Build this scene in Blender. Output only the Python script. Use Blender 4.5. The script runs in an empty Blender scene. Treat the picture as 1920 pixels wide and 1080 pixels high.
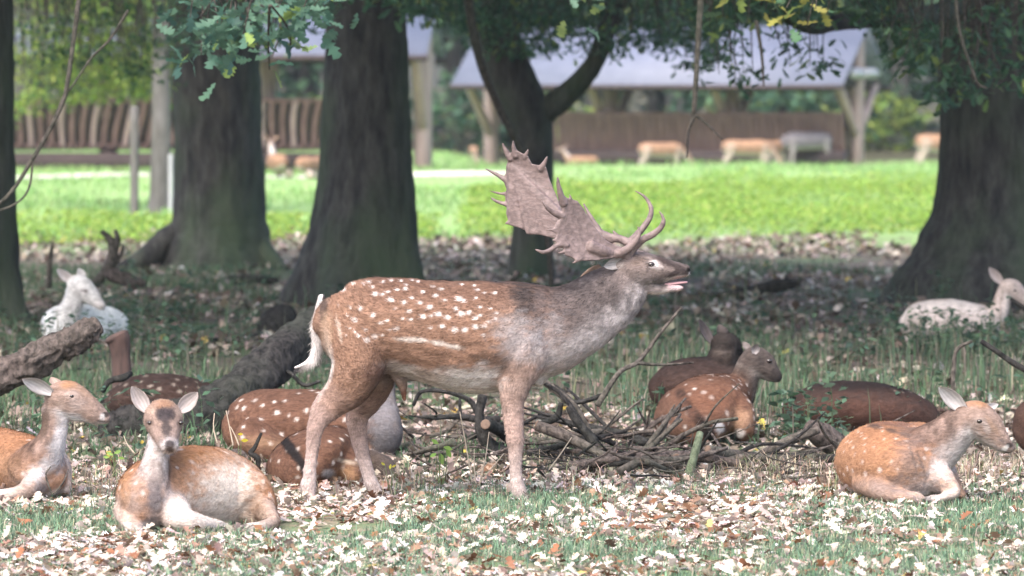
import bpy, math
import numpy as np
from mathutils import Vector

rng = np.random.default_rng(11)
scene = bpy.context.scene
COL = scene.collection

# ------------------------------------------------------------------ camera, sky, sun, exposure
F = 9000.0            # focal length in photo pixels (1920 wide)
CAM_H = 1.76
TILT = math.atan(393.0 / F)
cam_data = bpy.data.cameras.new("camera")
cam = bpy.data.objects.new("camera", cam_data)
COL.objects.link(cam)
cam.location = (0, 0, CAM_H)
cam.rotation_euler = (math.pi / 2 - TILT, 0, 0)
cam_data.sensor_width = 36.0
cam_data.lens = 36.0 * F / 1920.0
cam_data.clip_start = 0.5
cam_data.clip_end = 2000.0
cam_data.dof.use_dof = True
cam_data.dof.focus_distance = 20.0
cam_data.dof.aperture_fstop = 4.6
scene.camera = cam

SUN_EL, SUN_AZ = 52.0, 205.0      # azimuth clockwise from +Y (the view direction): behind the camera, a bit left
world = bpy.data.worlds.new("World")
scene.world = world
world.use_nodes = True
wn = world.node_tree
sky = wn.nodes.new("ShaderNodeTexSky")
sky.sky_type = 'NISHITA'
sky.sun_disc = False
sky.sun_elevation = math.radians(SUN_EL)
sky.sun_rotation = math.radians(SUN_AZ)
sky.air_density = 1.0
sky.dust_density = 4.0
sky.ozone_density = 1.0
wn.nodes["Background"].inputs[1].default_value = 0.15
wn.links.new(sky.outputs[0], wn.nodes["Background"].inputs[0])
sun_data = bpy.data.lights.new("sun", 'SUN')
sun_data.energy = 1.1
sun_data.angle = math.radians(45)
sun_data.color = (1.0, 0.96, 0.9)
sun = bpy.data.objects.new("sun", sun_data)
COL.objects.link(sun)
_el, _az = math.radians(SUN_EL), math.radians(SUN_AZ)
_dir = Vector((math.sin(_az) * math.cos(_el), math.cos(_az) * math.cos(_el), math.sin(_el)))
sun.rotation_euler = _dir.to_track_quat('Z', 'Y').to_euler()
scene.view_settings.view_transform = 'Standard'
scene.view_settings.look = 'None'
scene.view_settings.exposure = 2.0
scene.view_settings.gamma = 1.0
scene.render.engine = 'CYCLES'
scene.cycles.use_denoising = True
scene.cycles.max_bounces = 6
scene.cycles.diffuse_bounces = 3
scene.cycles.glossy_bounces = 2
scene.cycles.transmission_bounces = 3
scene.cycles.transparent_max_bounces = 4

# ------------------------------------------------------------------ helpers
FWD = np.array([0, math.cos(TILT), -math.sin(TILT)])
UPV = np.array([0, math.sin(TILT), math.cos(TILT)])


def at(px, py, d):
    """world point seen at photo pixel (px, py) at distance d along +Y"""
    px, py, d = np.broadcast_arrays(np.asarray(px, float), np.asarray(py, float), np.asarray(d, float))
    u = (px - 960) / F
    v = (540 - py) / F
    dr = FWD[None] + v.reshape(-1, 1) * UPV[None]
    dr[:, 0] += u.reshape(-1)
    s = d.reshape(-1) / dr[:, 1]
    p = dr * s[:, None]
    p[:, 2] += CAM_H
    return p[0] if px.ndim == 0 else p


def gz(x, y):
    """height of the ground"""
    x = np.asarray(x, float); y = np.asarray(y, float)
    far = np.clip((y - 24) / 14, 0, 1)
    dip = np.clip((y - 97) / 8, 0, 1); dip = dip * dip * (3 - 2 * dip) * np.clip((x + 1.5) / 1.5, 0, 1)
    back = np.clip((y - 112) / 14, 0, 1)
    return (0.012 * np.sin(x * 1.7 + 0.4) * np.cos(y * 1.3) + far * 0.03 * np.sin(x * 0.9 + y * 0.31) - 0.42 * dip * (1 - back))


def vnoise(p, seed=0):
    """value noise in 3D, 0..1"""
    p = np.asarray(p, float)
    i = np.floor(p).astype(np.int64)
    f = p - i
    f = f * f * (3 - 2 * f)
    out = np.zeros(len(p))
    for dx in (0, 1):
        for dy in (0, 1):
            for dz in (0, 1):
                h = (i[:, 0] + dx) * 73856093 ^ (i[:, 1] + dy) * 19349663 ^ (i[:, 2] + dz) * 83492791 ^ (seed * 2654435)
                h = (h ^ (h >> 13)) * 1274126177 & 0x7fffffff
                h = (h ^ (h >> 15)) & 0xffff
                w = (f[:, 0] if dx else 1 - f[:, 0]) * (f[:, 1] if dy else 1 - f[:, 1]) * (f[:, 2] if dz else 1 - f[:, 2])
                out += w * h / 65535.0
    return out


def fbm(p, octaves=3, seed=0):
    s, a, t = 0, 1.0, 0
    p = np.asarray(p, float)
    for o in range(octaves):
        s = s + a * vnoise(p * (2 ** o), seed + o * 17); t += a; a *= 0.5
    return s / t


def sstep(e0, e1, x):
    t = np.clip((x - e0) / (e1 - e0 + 1e-12), 0, 1)
    return t * t * (3 - 2 * t)


def tag(o, label=None, cat=None, group=None, kind=None):
    if label: o["label"] = label
    if cat: o["category"] = cat
    if group: o["group"] = group
    if kind: o["kind"] = kind
    return o


def new_mesh(name, V, faces, col=None, smooth=False):
    """faces: list of int arrays (n,k); col: per-vertex rgb"""
    me = bpy.data.meshes.new(name)
    V = np.asarray(V, np.float32)
    me.vertices.add(len(V))
    me.vertices.foreach_set("co", V.ravel())
    idx, starts, off = [], [], 0
    for f in faces:
        f = np.asarray(f, np.int32)
        if len(f) == 0: continue
        n, k = f.shape
        idx.append(f.ravel())
        starts.append(off + np.arange(n, dtype=np.int32) * k)
        off += n * k
    idx = np.concatenate(idx); starts = np.concatenate(starts)
    me.loops.add(len(idx)); me.loops.foreach_set("vertex_index", idx)
    me.polygons.add(len(starts)); me.polygons.foreach_set("loop_start", starts)
    if smooth:
        me.polygons.foreach_set("use_smooth", np.ones(len(starts), bool))
    me.update(calc_edges=True)
    me.validate()
    if col is not None:
        set_col(me, col)
    return me


def set_col(me, col):
    a = me.color_attributes.new("Col", 'FLOAT_COLOR', 'POINT')
    c = np.ones((len(me.vertices), 4), np.float32)
    c[:, :3] = np.clip(col, 0, 1)
    a.data.foreach_set("color", c.ravel())


def link(name, data, mat=None, parent=None, loc=None):
    o = bpy.data.objects.new(name, data)
    COL.objects.link(o)
    if mat is not None and data is not None and not data.materials:
        data.materials.append(mat)
    if loc is not None: o.location = loc
    if parent is not None:
        o.parent = parent
    return o


def part(name, V, faces, mat, root, col=None, smooth=True):
    """mesh given in world coordinates as a child of root (root and its parents are unrotated)"""
    off = np.zeros(3)
    r = root
    while r is not None:
        off += np.array(r.location); r = r.parent
    me = new_mesh(name, np.asarray(V) - off, faces, col, smooth)
    return link(name, me, mat, root)


def thing(name, loc, label, cat, group=None):
    o = link(name, None, loc=tuple(float(v) for v in loc))
    o.empty_display_size = 0.1
    return tag(o, label, cat, group)


def whole(name, V, faces, mat, label, cat, group=None, col=None, smooth=True, base=None, kind=None):
    """a thing that is one mesh; origin at its base"""
    V = np.asarray(V)
    if base is None:
        base = np.array([V[:, 0].mean(), V[:, 1].mean(), V[:, 2].min()])
    me = new_mesh(name, V - base, faces, col, smooth)
    return tag(link(name, me, mat, loc=tuple(float(v) for v in base)), label, cat, group, kind)


class MB:
    """collects pieces of geometry"""
    def __init__(self): self.V, self.F, self.C, self.n = [], {}, [], 0

    def add(self, V, faces, col=None):
        V = np.asarray(V, float)
        for f in faces:
            f = np.asarray(f, np.int64)
            if len(f): self.F.setdefault(f.shape[1], []).append(f + self.n)
        self.V.append(V); self.n += len(V)
        c = np.ones((len(V), 3)) * (0.5 if col is None else 1)
        if col is not None: c = c * np.asarray(col)
        self.C.append(c)

    def get(self):
        return np.concatenate(self.V), [np.concatenate(v) for v in self.F.values()], np.concatenate(self.C)


def box(c, s, rz=0.0, ry=0.0):
    """box centre c, full size s"""
    s = np.asarray(s, float) / 2
    v = np.array([[x, y, z] for x in (-1, 1) for y in (-1, 1) for z in (-1, 1)], float) * s
    v = v @ rot(ry, 1).T @ rot(rz, 2).T
    f = np.array([[0, 1, 3, 2], [4, 6, 7, 5], [0, 4, 5, 1], [2, 3, 7, 6], [0, 2, 6, 4], [1, 5, 7, 3]])
    return v + np.asarray(c, float), [f]


def rot(a, ax):
    c, s = math.cos(a), math.sin(a)
    if ax == 0: return np.array([[1, 0, 0], [0, c, -s], [0, s, c]])
    if ax == 1: return np.array([[c, 0, s], [0, 1, 0], [-s, 0, c]])
    return np.array([[c, -s, 0], [s, c, 0], [0, 0, 1]])


def catmull(P, per):
    P = np.asarray(P, float)
    if len(P) == 2:
        t = np.linspace(0, 1, per + 1)[:, None]
        return P[0] * (1 - t) + P[1] * t
    Q = np.vstack([2 * P[0] - P[1], P, 2 * P[-1] - P[-2]])
    out = []
    t = np.linspace(0, 1, per, endpoint=False)[:, None]
    for i in range(1, len(Q) - 2):
        a, b, c, d = Q[i - 1], Q[i], Q[i + 1], Q[i + 2]
        out.append(0.5 * (2 * b + (c - a) * t + (2 * a - 5 * b + 4 * c - d) * t ** 2 + (3 * b - a - 3 * c + d) * t ** 3))
    out.append(P[-1:])
    return np.vstack(out)


def loft(st, ref=(0, 0, 1), n=20, per=6, kind='', cap=0.6):
    """tube through stations (x,y,z,a,b): b is the half size along ref, a the half size across"""
    R = catmull(st, per)
    P, a, b = R[:, :3], np.maximum(R[:, 3], 1e-4), np.maximum(R[:, 4], 1e-4)
    T = np.gradient(P, axis=0)
    T /= np.linalg.norm(T, axis=1)[:, None] + 1e-12
    ref = np.asarray(ref, float)
    U = ref[None] - (T @ ref)[:, None] * T
    U /= np.linalg.norm(U, axis=1)[:, None] + 1e-9
    A = np.cross(T, U)
    th = np.linspace(0, 2 * np.pi, n, endpoint=False)
    ct, s_ = np.cos(th), np.sin(th)

    def ring(i, k=1.0, sh=0.0):
        m = min(a[i], b[i])
        return P[i] + T[i] * sh * m + k * (a[i] * ct[:, None] * A[i] + b[i] * s_[:, None] * U[i])
    rings = []
    if cap: rings += [ring(0, 0.45, -cap * 0.9), ring(0, 0.8, -cap * 0.6)]
    rings += [ring(i) for i in range(len(P))]
    if cap: rings += [ring(-1, 0.8, cap * 0.6), ring(-1, 0.45, cap * 0.9)]
    m = len(rings)
    V = np.vstack(rings + [P[:1] - T[:1] * cap * min(a[0], b[0]), P[-1:] + T[-1:] * cap * min(a[-1], b[-1])])
    i = np.arange(m - 1)[:, None] * n; j = np.arange(n)[None]; j2 = (j + 1) % n
    q = np.stack([i + j, i + j2, i + n + j2, i + n + j], -1).reshape(-1, 4)
    jj = np.arange(n); k2 = (jj + 1) % n
    t0 = np.stack([np.full(n, m * n), k2, jj], -1)
    t1 = np.stack([np.full(n, m * n + 1), (m - 1) * n + jj, (m - 1) * n + k2], -1)
    return dict(V=V, F=[q, np.vstack([t0, t1])], P=P, T=T, U=U, A=A, a=a, b=b, kind=kind, rings=m, n=n)


def SP(d0, rows):
    """stations from photo pixels: (px, py, depth offset m, half across px, half along ref px)"""
    r = np.asarray(rows, float)
    p = at(r[:, 0], r[:, 1], d0 + r[:, 2])
    return np.column_stack([p, r[:, 3] * d0 / F, r[:, 4] * d0 / F])


def remesh(parts, voxel, smooth=4, factor=0.5):
    mb = MB()
    for p in parts: mb.add(p['V'], p['F'])
    V, Fs, _ = mb.get()
    me = new_mesh("tmp", V, Fs)
    ob = bpy.data.objects.new("tmp", me); COL.objects.link(ob)
    m = ob.modifiers.new("r", 'REMESH'); m.mode = 'VOXEL'; m.voxel_size = voxel
    if smooth:
        s = ob.modifiers.new("s", 'SMOOTH'); s.factor = factor; s.iterations = smooth
    dg = bpy.context.evaluated_depsgraph_get()
    ev = ob.evaluated_get(dg)
    out = bpy.data.meshes.new_from_object(ev)
    bpy.data.objects.remove(ob); bpy.data.meshes.remove(me)
    nv = len(out.vertices)
    co = np.empty(nv * 3, np.float32); out.vertices.foreach_get("co", co)
    no = np.empty(nv * 3, np.float32); out.vertices.foreach_get("normal", no)
    nl = np.empty(len(out.polygons), np.int32); out.polygons.foreach_get("loop_total", nl)
    li = np.empty(len(out.loops), np.int32); out.loops.foreach_get("vertex_index", li)
    bpy.data.meshes.remove(out)
    Fo = []
    st = np.concatenate([[0], np.cumsum(nl)[:-1]])
    for k in (3, 4):
        sel = st[nl == k]
        if len(sel): Fo.append(li[sel[:, None] + np.arange(k)])
    return co.reshape(-1, 3).astype(float), Fo, no.reshape(-1, 3).astype(float)


# ------------------------------------------------------------------ materials
def mat_new(name):
    m = bpy.data.materials.new(name); m.use_nodes = True
    nt = m.node_tree
    return m, nt, nt.nodes["Principled BSDF"]


def N(nt, typ, **kw):
    n = nt.nodes.new(typ)
    for k, v in kw.items(): setattr(n, k, v)
    return n


def mixc(nt, fac, a, b, mode='MIX'):
    m = nt.nodes.new("ShaderNodeMix"); m.data_type = 'RGBA'; m.blend_type = mode
    for i, v in ((0, fac), (6, a), (7, b)):
        if hasattr(v, 'is_linked') or isinstance(v, bpy.types.NodeSocket): nt.links.new(v, m.inputs[i])
        elif i == 0: m.inputs[0].default_value = v
        else: m.inputs[i].default_value = (*v, 1)
    return m.outputs[2]


def noise(nt, scale, detail=4, vec=None, rough=0.6):
    n = nt.nodes.new("ShaderNodeTexNoise")
    n.inputs["Scale"].default_value = scale; n.inputs["Detail"].default_value = detail
    n.inputs["Roughness"].default_value = rough
    if vec is not None: nt.links.new(vec, n.inputs["Vector"])
    return n.outputs[0]


def ramp(nt, fac, lo, hi):
    r = nt.nodes.new("ShaderNodeMapRange")
    nt.links.new(fac, r.inputs[0])
    r.inputs[1].default_value = lo; r.inputs[2].default_value = hi
    return r.outputs[0]


def coord(nt, scale=(1, 1, 1), kind="Object"):
    tc = nt.nodes.new("ShaderNodeTexCoord"); mp = nt.nodes.new("ShaderNodeMapping")
    mp.inputs["Scale"].default_value = scale
    nt.links.new(tc.outputs[kind], mp.inputs[0])
    return mp.outputs[0]


def bump(nt, bsdf, height, strength=0.4, dist=0.01):
    b = nt.nodes.new("ShaderNodeBump")
    b.inputs["Strength"].default_value = strength; b.inputs["Distance"].default_value = dist
    nt.links.new(height, b.inputs["Height"]); nt.links.new(b.outputs[0], bsdf.inputs["Normal"])


def vcol_mat(name, rough=0.8, nscale=60, namt=0.25, transl=0.0, bumps=0.0, spec=0.2, sheen=0.0, stretch=(1, 1, 1)):
    m, nt, bs = mat_new(name)
    at_ = N(nt, "ShaderNodeAttribute", attribute_name="Col")
    nz = noise(nt, nscale, 4, coord(nt, stretch))
    dark = ramp(nt, nz, 0.3, 0.7)
    v = N(nt, "ShaderNodeMapRange"); nt.links.new(dark, v.inputs[0])
    v.inputs[3].default_value = 1 - namt; v.inputs[4].default_value = 1 + namt * 0.7
    vm = N(nt, "ShaderNodeVectorMath", operation='SCALE')
    nt.links.new(at_.outputs["Color"], vm.inputs[0]); nt.links.new(v.outputs[0], vm.inputs["Scale"])
    nt.links.new(vm.outputs[0], bs.inputs["Base Color"])
    bs.inputs["Roughness"].default_value = rough
    bs.inputs["Specular IOR Level"].default_value = spec
    if sheen:
        bs.inputs["Sheen Weight"].default_value = sheen; bs.inputs["Sheen Roughness"].default_value = 0.5
    if bumps: bump(nt, bs, nz, bumps, 0.01)
    if transl:
        tr = N(nt, "ShaderNodeBsdfTranslucent"); nt.links.new(vm.outputs[0], tr.inputs[0])
        mx = N(nt, "ShaderNodeMixShader"); mx.inputs[0].default_value = transl
        nt.links.new(bs.outputs[0], mx.inputs[1]); nt.links.new(tr.outputs[0], mx.inputs[2])
        nt.links.new(mx.outputs[0], nt.nodes["Material Output"].inputs[0])
    return m


def bark_mat(name, dark, light, moss, moss_amt=0.5, zs=0.25, scale=14, disp=0.7):
    m, nt, bs = mat_new(name)
    c = coord(nt, (1, 1, zs))
    n1 = noise(nt, scale, 6, c, 0.65)
    n2 = noise(nt, 1.3, 3, coord(nt, (1, 1, 0.5)))
    n3 = noise(nt, scale * 5, 4, c)
    base = mixc(nt, ramp(nt, n1, 0.35, 0.68), dark, light)
    fine = mixc(nt, 0.35, base, n3, 'MULTIPLY')
    mo = N(nt, "ShaderNodeMath", operation='MULTIPLY'); mo.inputs[1].default_value = moss_amt
    nt.links.new(ramp(nt, n2, 0.42, 0.66), mo.inputs[0])
    nt.links.new(mixc(nt, mo.outputs[0], fine, moss), bs.inputs["Base Color"])
    bs.inputs["Roughness"].default_value = 0.95; bs.inputs["Specular IOR Level"].default_value = 0.1
    bump(nt, bs, n1, disp, 0.03)
    return m


def plain_mat(name, col, col2=None, rough=0.7, scale=12, stretch=(1, 1, 1), spec=0.3, b=0.2):
    m, nt, bs = mat_new(name)
    nz = noise(nt, scale, 5, coord(nt, stretch))
    nt.links.new(mixc(nt, ramp(nt, nz, 0.3, 0.7), col, col2 or tuple(x * 0.6 for x in col)), bs.inputs["Base Color"])
    bs.inputs["Roughness"].default_value = rough; bs.inputs["Specular IOR Level"].default_value = spec
    if b: bump(nt, bs, nz, b, 0.01)
    return m


M = {}
M['coat'] = vcol_mat("coat", 0.85, 110, 0.30, bumps=0.5, spec=0.05, sheen=0.0, stretch=(0.35, 1, 1))
M['fur'] = vcol_mat("fur", 0.85, 80, 0.12, spec=0.04)
M['ear'] = vcol_mat("ear_skin", 0.85, 60, 0.12, transl=0.12)
M['antler'] = vcol_mat("antler", 0.6, 60, 0.3, bumps=0.35, spec=0.3, stretch=(0.5, 1, 1))
M['eye'] = plain_mat("eye", (0.012, 0.008, 0.006), (0.02, 0.012, 0.01), 0.08, spec=0.6, b=0)
M['tongue'] = plain_mat("tongue", (0.42, 0.24, 0.25), (0.34, 0.19, 0.2), 0.35, 40, spec=0.5)
M['bark'] = bark_mat("oak_bark", (0.026, 0.026, 0.027), (0.085, 0.082, 0.075), (0.055, 0.080, 0.045), 0.75)
M['log'] = bark_mat("fallen_bark", (0.010, 0.0095, 0.010), (0.062, 0.057, 0.055), (0.04, 0.05, 0.034), 0.3, 0.6, 30, 1.0)
M['logpale'] = bark_mat("weathered_wood", (0.028, 0.023, 0.022), (0.19, 0.15, 0.135), (0.10, 0.095, 0.075), 0.35, 0.6, 42, 1.0)
M['twig'] = bark_mat("dead_wood", (0.022, 0.018, 0.017), (0.15, 0.125, 0.11), (0.09, 0.11, 0.075), 0.4, 0.8, 40, 0.6)
M['cutwood'] = plain_mat("cut_wood", (0.15, 0.10, 0.072), (0.09, 0.06, 0.045), 0.8, 60)
M['leaf'] = vcol_mat("oak_leaf", 0.55, 30, 0.2, transl=0.45, spec=0.2)
M['litter'] = vcol_mat("dry_leaf", 0.75, 50, 0.22, transl=0.12, spec=0.08)
M['grass'] = vcol_mat("grass_blade", 0.6, 20, 0.15, transl=0.35, spec=0.08)
M['rack'] = plain_mat("stained_wood", (0.18, 0.115, 0.10), (0.105, 0.066, 0.06), 0.8, 6, (1, 1, 0.3))
M['rackpale'] = plain_mat("bare_wood", (0.33, 0.245, 0.225), (0.24, 0.175, 0.16), 0.8, 6, (1, 1, 0.3))
M['roof'] = plain_mat("roof_felt", (0.115, 0.125, 0.17), (0.09, 0.10, 0.14), 0.6, 3, spec=0.4)
M['timber'] = plain_mat("dark_timber", (0.05, 0.035, 0.035), (0.03, 0.022, 0.022), 0.8, 8)
M['white'] = plain_mat("white_board", (0.34, 0.34, 0.36), (0.26, 0.26, 0.28), 0.6, 8)
M['post'] = plain_mat("grey_post", (0.13, 0.12, 0.12), (0.07, 0.065, 0.06), 0.85, 20, (1, 1, 0.2))
M['hay'] = plain_mat("hay", (0.11, 0.085, 0.06), (0.05, 0.04, 0.035), 0.95, 40)

# ------------------------------------------------------------------ ground
def build_ground():
    xs = np.concatenate([np.linspace(-400, -20, 10), np.linspace(-16, 16, 81), np.linspace(20, 400, 10)])
    ys = np.concatenate([np.linspace(-300, 5, 8), np.linspace(8, 60, 131), np.linspace(63, 180, 40), np.linspace(200, 900, 8)])
    X, Y = np.meshgrid(xs, ys)
    V = np.column_stack([X.ravel(), Y.ravel(), gz(X, Y).ravel()])
    nx, ny = len(xs), len(ys)
    i = np.arange(ny - 1)[:, None] * nx + np.arange(nx - 1)[None]
    q = np.stack([i, i + 1, i + nx + 1, i + nx], -1).reshape(-1, 4)
    m, nt, bs = mat_new("forest_floor")
    g = N(nt, "ShaderNodeNewGeometry"); sep = N(nt, "ShaderNodeSeparateXYZ")
    nt.links.new(g.outputs["Position"], sep.inputs[0])
    nb = noise(nt, 0.6, 4, g.outputs["Position"]); nf = noise(nt, 9, 6, g.outputs["Position"]); nff = noise(nt, 45, 5, g.outputs["Position"])
    soil = mixc(nt, ramp(nt, nf, 0.35, 0.65), (0.038, 0.030, 0.025), (0.12, 0.098, 0.082))
    soil = mixc(nt, ramp(nt, nff, 0.4, 0.75), soil, (0.20, 0.165, 0.14))
    green = mixc(nt, ramp(nt, nff, 0.3, 0.7), (0.05, 0.085, 0.04), (0.10, 0.15, 0.075))
    mid = mixc(nt, ramp(nt, nb, 0.45, 0.7), soil, green)

    def ywob(lo, hi, amt):
        ma = N(nt, "ShaderNodeMath", operation='MULTIPLY_ADD')
        nt.links.new(nb, ma.inputs[0]); ma.inputs[1].default_value = amt
        nt.links.new(sep.outputs[1], ma.inputs[2])
        return ramp(nt, ma.outputs[0], lo, hi)
    lawn = mixc(nt, ramp(nt, nf, 0.4, 0.6), (0.10, 0.15, 0.075), (0.20, 0.17, 0.12))
    c1 = mixc(nt, ywob(20.6, 21.6, 1.5), lawn, mid)
    meadow = mixc(nt, ramp(nt, nf, 0.3, 0.7), (0.19, 0.29, 0.11), (0.24, 0.34, 0.14))
    c2 = mixc(nt, ywob(51.0, 58.0, 6.0), c1, meadow)
    forest = mixc(nt, 0.5, (0.04, 0.05, 0.03), (0.07, 0.055, 0.04))
    c3 = mixc(nt, ywob(113, 120, 3.0), c2, forest)
    nt.links.new(c3, bs.inputs["Base Color"])
    bs.inputs["Roughness"].default_value = 0.95; bs.inputs["Specular IOR Level"].default_value = 0.02
    bump(nt, bs, nff, 0.6, 0.03)
    me = new_mesh("ground", V, [q], smooth=True)
    tag(link("ground", me, m), "leaf strewn woodland floor running into a bright meadow", "ground", kind="structure")
    # pale worn path across the far meadow
    px = np.linspace(-9, 1.2, 30)
    yc = 86.5 + 0.25 * (px + 4)
    V = np.vstack([np.column_stack([px, yc - 1.2 + 0.2 * np.sin(px), gz(px, yc) + 0.008]),
                   np.column_stack([px, yc + 1.6, gz(px, yc + 1.6) + 0.008])])
    k = np.arange(29)
    q = np.column_stack([k, k + 1, k + 31, k + 30])
    pm = plain_mat("worn_path", (0.55, 0.51, 0.46), (0.42, 0.39, 0.34), 0.95, 3)
    tag(link("path", new_mesh("path", V, [q]), pm), "pale worn track crossing the far end of the meadow", "path", kind="structure")


build_ground()

# ------------------------------------------------------------------ leaves and blades
def oak_leaf(rows=9):
    """blade of paired lobes either side of a midrib"""
    if rows == 9:
        t = np.array([0, .16, .27, .40, .50, .64, .73, .88, 1.0])
        w = np.array([0.02, 0.16, 0.06, 0.25, 0.10, 0.30, 0.13, 0.20, 0.03])
        up = np.array([0, .04, 0, .06, 0, .06, 0, .05, 0])
    else:
        t = np.linspace(0, 1, rows); w = np.sin(np.pi * np.clip(t, 0.05, 0.95)) * 0.26; up = 0 * t
    V = []
    for i in range(rows):
        V += [(-w[i], t[i] + up[i], 0), (0, t[i], 0), (w[i] * 0.92, t[i] + up[i] * 1.4, 0)]
    f = []
    for i in range(rows - 1):
        a = i * 3
        f += [(a, a + 1, a + 4, a + 3), (a + 1, a + 2, a + 5, a + 4)]
    return np.array(V, float), np.array(f)


LEAF_V, LEAF_F = oak_leaf(9)
SLEAF_V = np.array([(0, 0, 0), (-0.28, 0.45, 0.06), (0, 1, 0), (0.28, 0.5, 0.06)], float)
SLEAF_F = np.array([(0, 1, 2), (0, 2, 3)])


def rotmats(yaw, pitch, roll):
    cy, sy, cp, sp, cr, sr = np.cos(yaw), np.sin(yaw), np.cos(pitch), np.sin(pitch), np.cos(roll), np.sin(roll)
    z, o = np.zeros_like(yaw), np.ones_like(yaw)
    Rz = np.stack([cy, -sy, z, sy, cy, z, z, z, o], -1).reshape(-1, 3, 3)
    Rx = np.stack([o, z, z, z, cp, -sp, z, sp, cp], -1).reshape(-1, 3, 3)
    Ry = np.stack([cr, z, sr, z, o, z, -sr, z, cr], -1).reshape(-1, 3, 3)
    return Rz @ Rx @ Ry


def scatter(TV, TF, pos, R, size, col, curl=None, fold=None):
    n, k = len(pos), len(TV)
    L = np.repeat(TV[None], n, 0)
    if curl is not None: L[:, :, 2] += curl[:, None] * (L[:, :, 1] - 0.4) ** 2
    if fold is not None: L[:, :, 2] += fold[:, None] * np.abs(L[:, :, 0])
    W = np.einsum('nij,nkj->nki', R, L * size[:, None, None]) + pos[:, None]
    Fs = (TF[None] + (np.arange(n) * k)[:, None, None]).reshape(-1, TF.shape[1])
    C = np.repeat(col, k, 0)
    return W.reshape(-1, 3), [Fs], C


def pick(pal, n, var=0.15):
    """random colours from weighted palette [(w, rgb)]"""
    w = np.array([p[0] for p in pal], float); w /= w.sum()
    c = np.array([p[1] for p in pal])[rng.choice(len(pal), n, p=w)]
    return np.clip(c * (1 + var * rng.standard_normal((n, 1))) * (1 + 0.05 * rng.standard_normal((n, 3))), 0.005, 0.95)


def blades(pos, h, w, col, lean=0.5, tipcol=1.15):
    """two-segment grass blades, 5 vertices each"""
    n = len(pos)
    yaw = rng.uniform(0, 2 * np.pi, n)
    d = np.column_stack([np.cos(yaw), np.sin(yaw), np.zeros(n)])
    s = np.column_stack([-np.sin(yaw), np.cos(yaw), np.zeros(n)]) * (w / 2)[:, None]
    ln = (h * lean * rng.uniform(0.2, 1.3, n))[:, None]
    up = np.array([0, 0, 1.0])[None]
    b = pos - up * 0.01
    m = pos + d * ln * 0.35 + up * (h * 0.6)[:, None]
    t = pos + d * ln + up * (h * rng.uniform(0.75, 1.0, n))[:, None]
    V = np.stack([b - s, b + s, m + s * 0.8, m - s * 0.8, t], 1).reshape(-1, 3)
    o = np.arange(n) * 5
    q = np.column_stack([o, o + 1, o + 2, o + 3]); tr = np.column_stack([o + 3, o + 2, o + 4])
    C = np.stack([col * 0.9, col * 0.9, col, col, col * tipcol], 1).reshape(-1, 3)
    return V, [q, tr], C


# ------------------------------------------------------------------ trees
def bark_disp(L, amp, freq, seed, lobes=0, flare_z=0.6, flare=0.0):
    """push a tube's rings in and out so that it has ridged bark"""
    V = L['V']; n, m = L['n'], L['rings']
    body = V[:m * n].reshape(m, n, 3)
    c = body.mean(1, keepdims=True)
    d = body - c
    r = np.linalg.norm(d, axis=2, keepdims=True) + 1e-9
    p = body.reshape(-1, 3) * np.array([freq, freq, freq * 0.22])
    nz = (np.abs(fbm(p, 3, seed) - 0.5) * 2).reshape(m, n, 1)
    nz2 = fbm(body.reshape(-1, 3) * np.array([3, 3, 1.2]), 2, seed + 5).reshape(m, n, 1) - 0.5
    k = amp * (nz - 0.3) + amp * 1.6 * nz2
    if lobes:
        th = np.arctan2(d[..., 1:2], d[..., 0:1])
        z = body[..., 2:3]
        fl = np.clip(1 - z / flare_z, 0, 1) ** 1.5
        k = k + flare * fl * np.cos(lobes * th + seed)
    body += d / r * k
    L['V'][:m * n] = body.reshape(-1, 3)
    return L


def tubes(paths, n=5, per=3):
    """paths: list of (points(k,3), r0, r1)"""
    mb = MB()
    for pts, r0, r1 in paths:
        pts = np.asarray(pts, float)
        r = np.linspace(r0, r1, len(pts))
        d = pts[-1] - pts[0]
        ref = (1, 0, 0) if abs(d[2]) > 0.6 * np.linalg.norm(d) else (0, 0, 1)
        L = loft(np.column_stack([pts, r, r]), ref, n, per, cap=0.5)
        mb.add(L['V'], L['F'])
    return mb.get()


GREENS = [(5, (0.062, 0.125, 0.075)), (3, (0.09, 0.165, 0.085)), (2, (0.045, 0.10, 0.062)), (0.8, (0.17, 0.23, 0.07))]
LIME = [(4, (0.20, 0.26, 0.055)), (3, (0.14, 0.22, 0.06)), (2, (0.26, 0.32, 0.08)), (1, (0.06, 0.12, 0.05))]
BLUEGREEN = [(5, (0.085, 0.165, 0.12)), (3, (0.115, 0.205, 0.15)), (1.4, (0.19, 0.28, 0.08)), (2, (0.055, 0.115, 0.085))]


def canopy(center, rad, n, size, pal, clumps=60):
    c = np.asarray(center, float); rad = np.asarray(rad, float)
    u = rng.standard_normal((clumps, 3)); u /= np.linalg.norm(u, axis=1)[:, None]
    u *= rng.uniform(0.45, 1.0, (clumps, 1)) ** 0.6
    cc = c + u * rad
    k = rng.integers(0, clumps, n)
    pos = cc[k] + rng.standard_normal((n, 3)) * rad * 0.13
    R = rotmats(rng.uniform(0, 6.28, n), rng.uniform(-0.9, 0.6, n), rng.uniform(-0.7, 0.7, n))
    return scatter(SLEAF_V, SLEAF_F, pos, R, size * rng.uniform(0.6, 1.3, n), pick(pal, n)), cc


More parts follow.
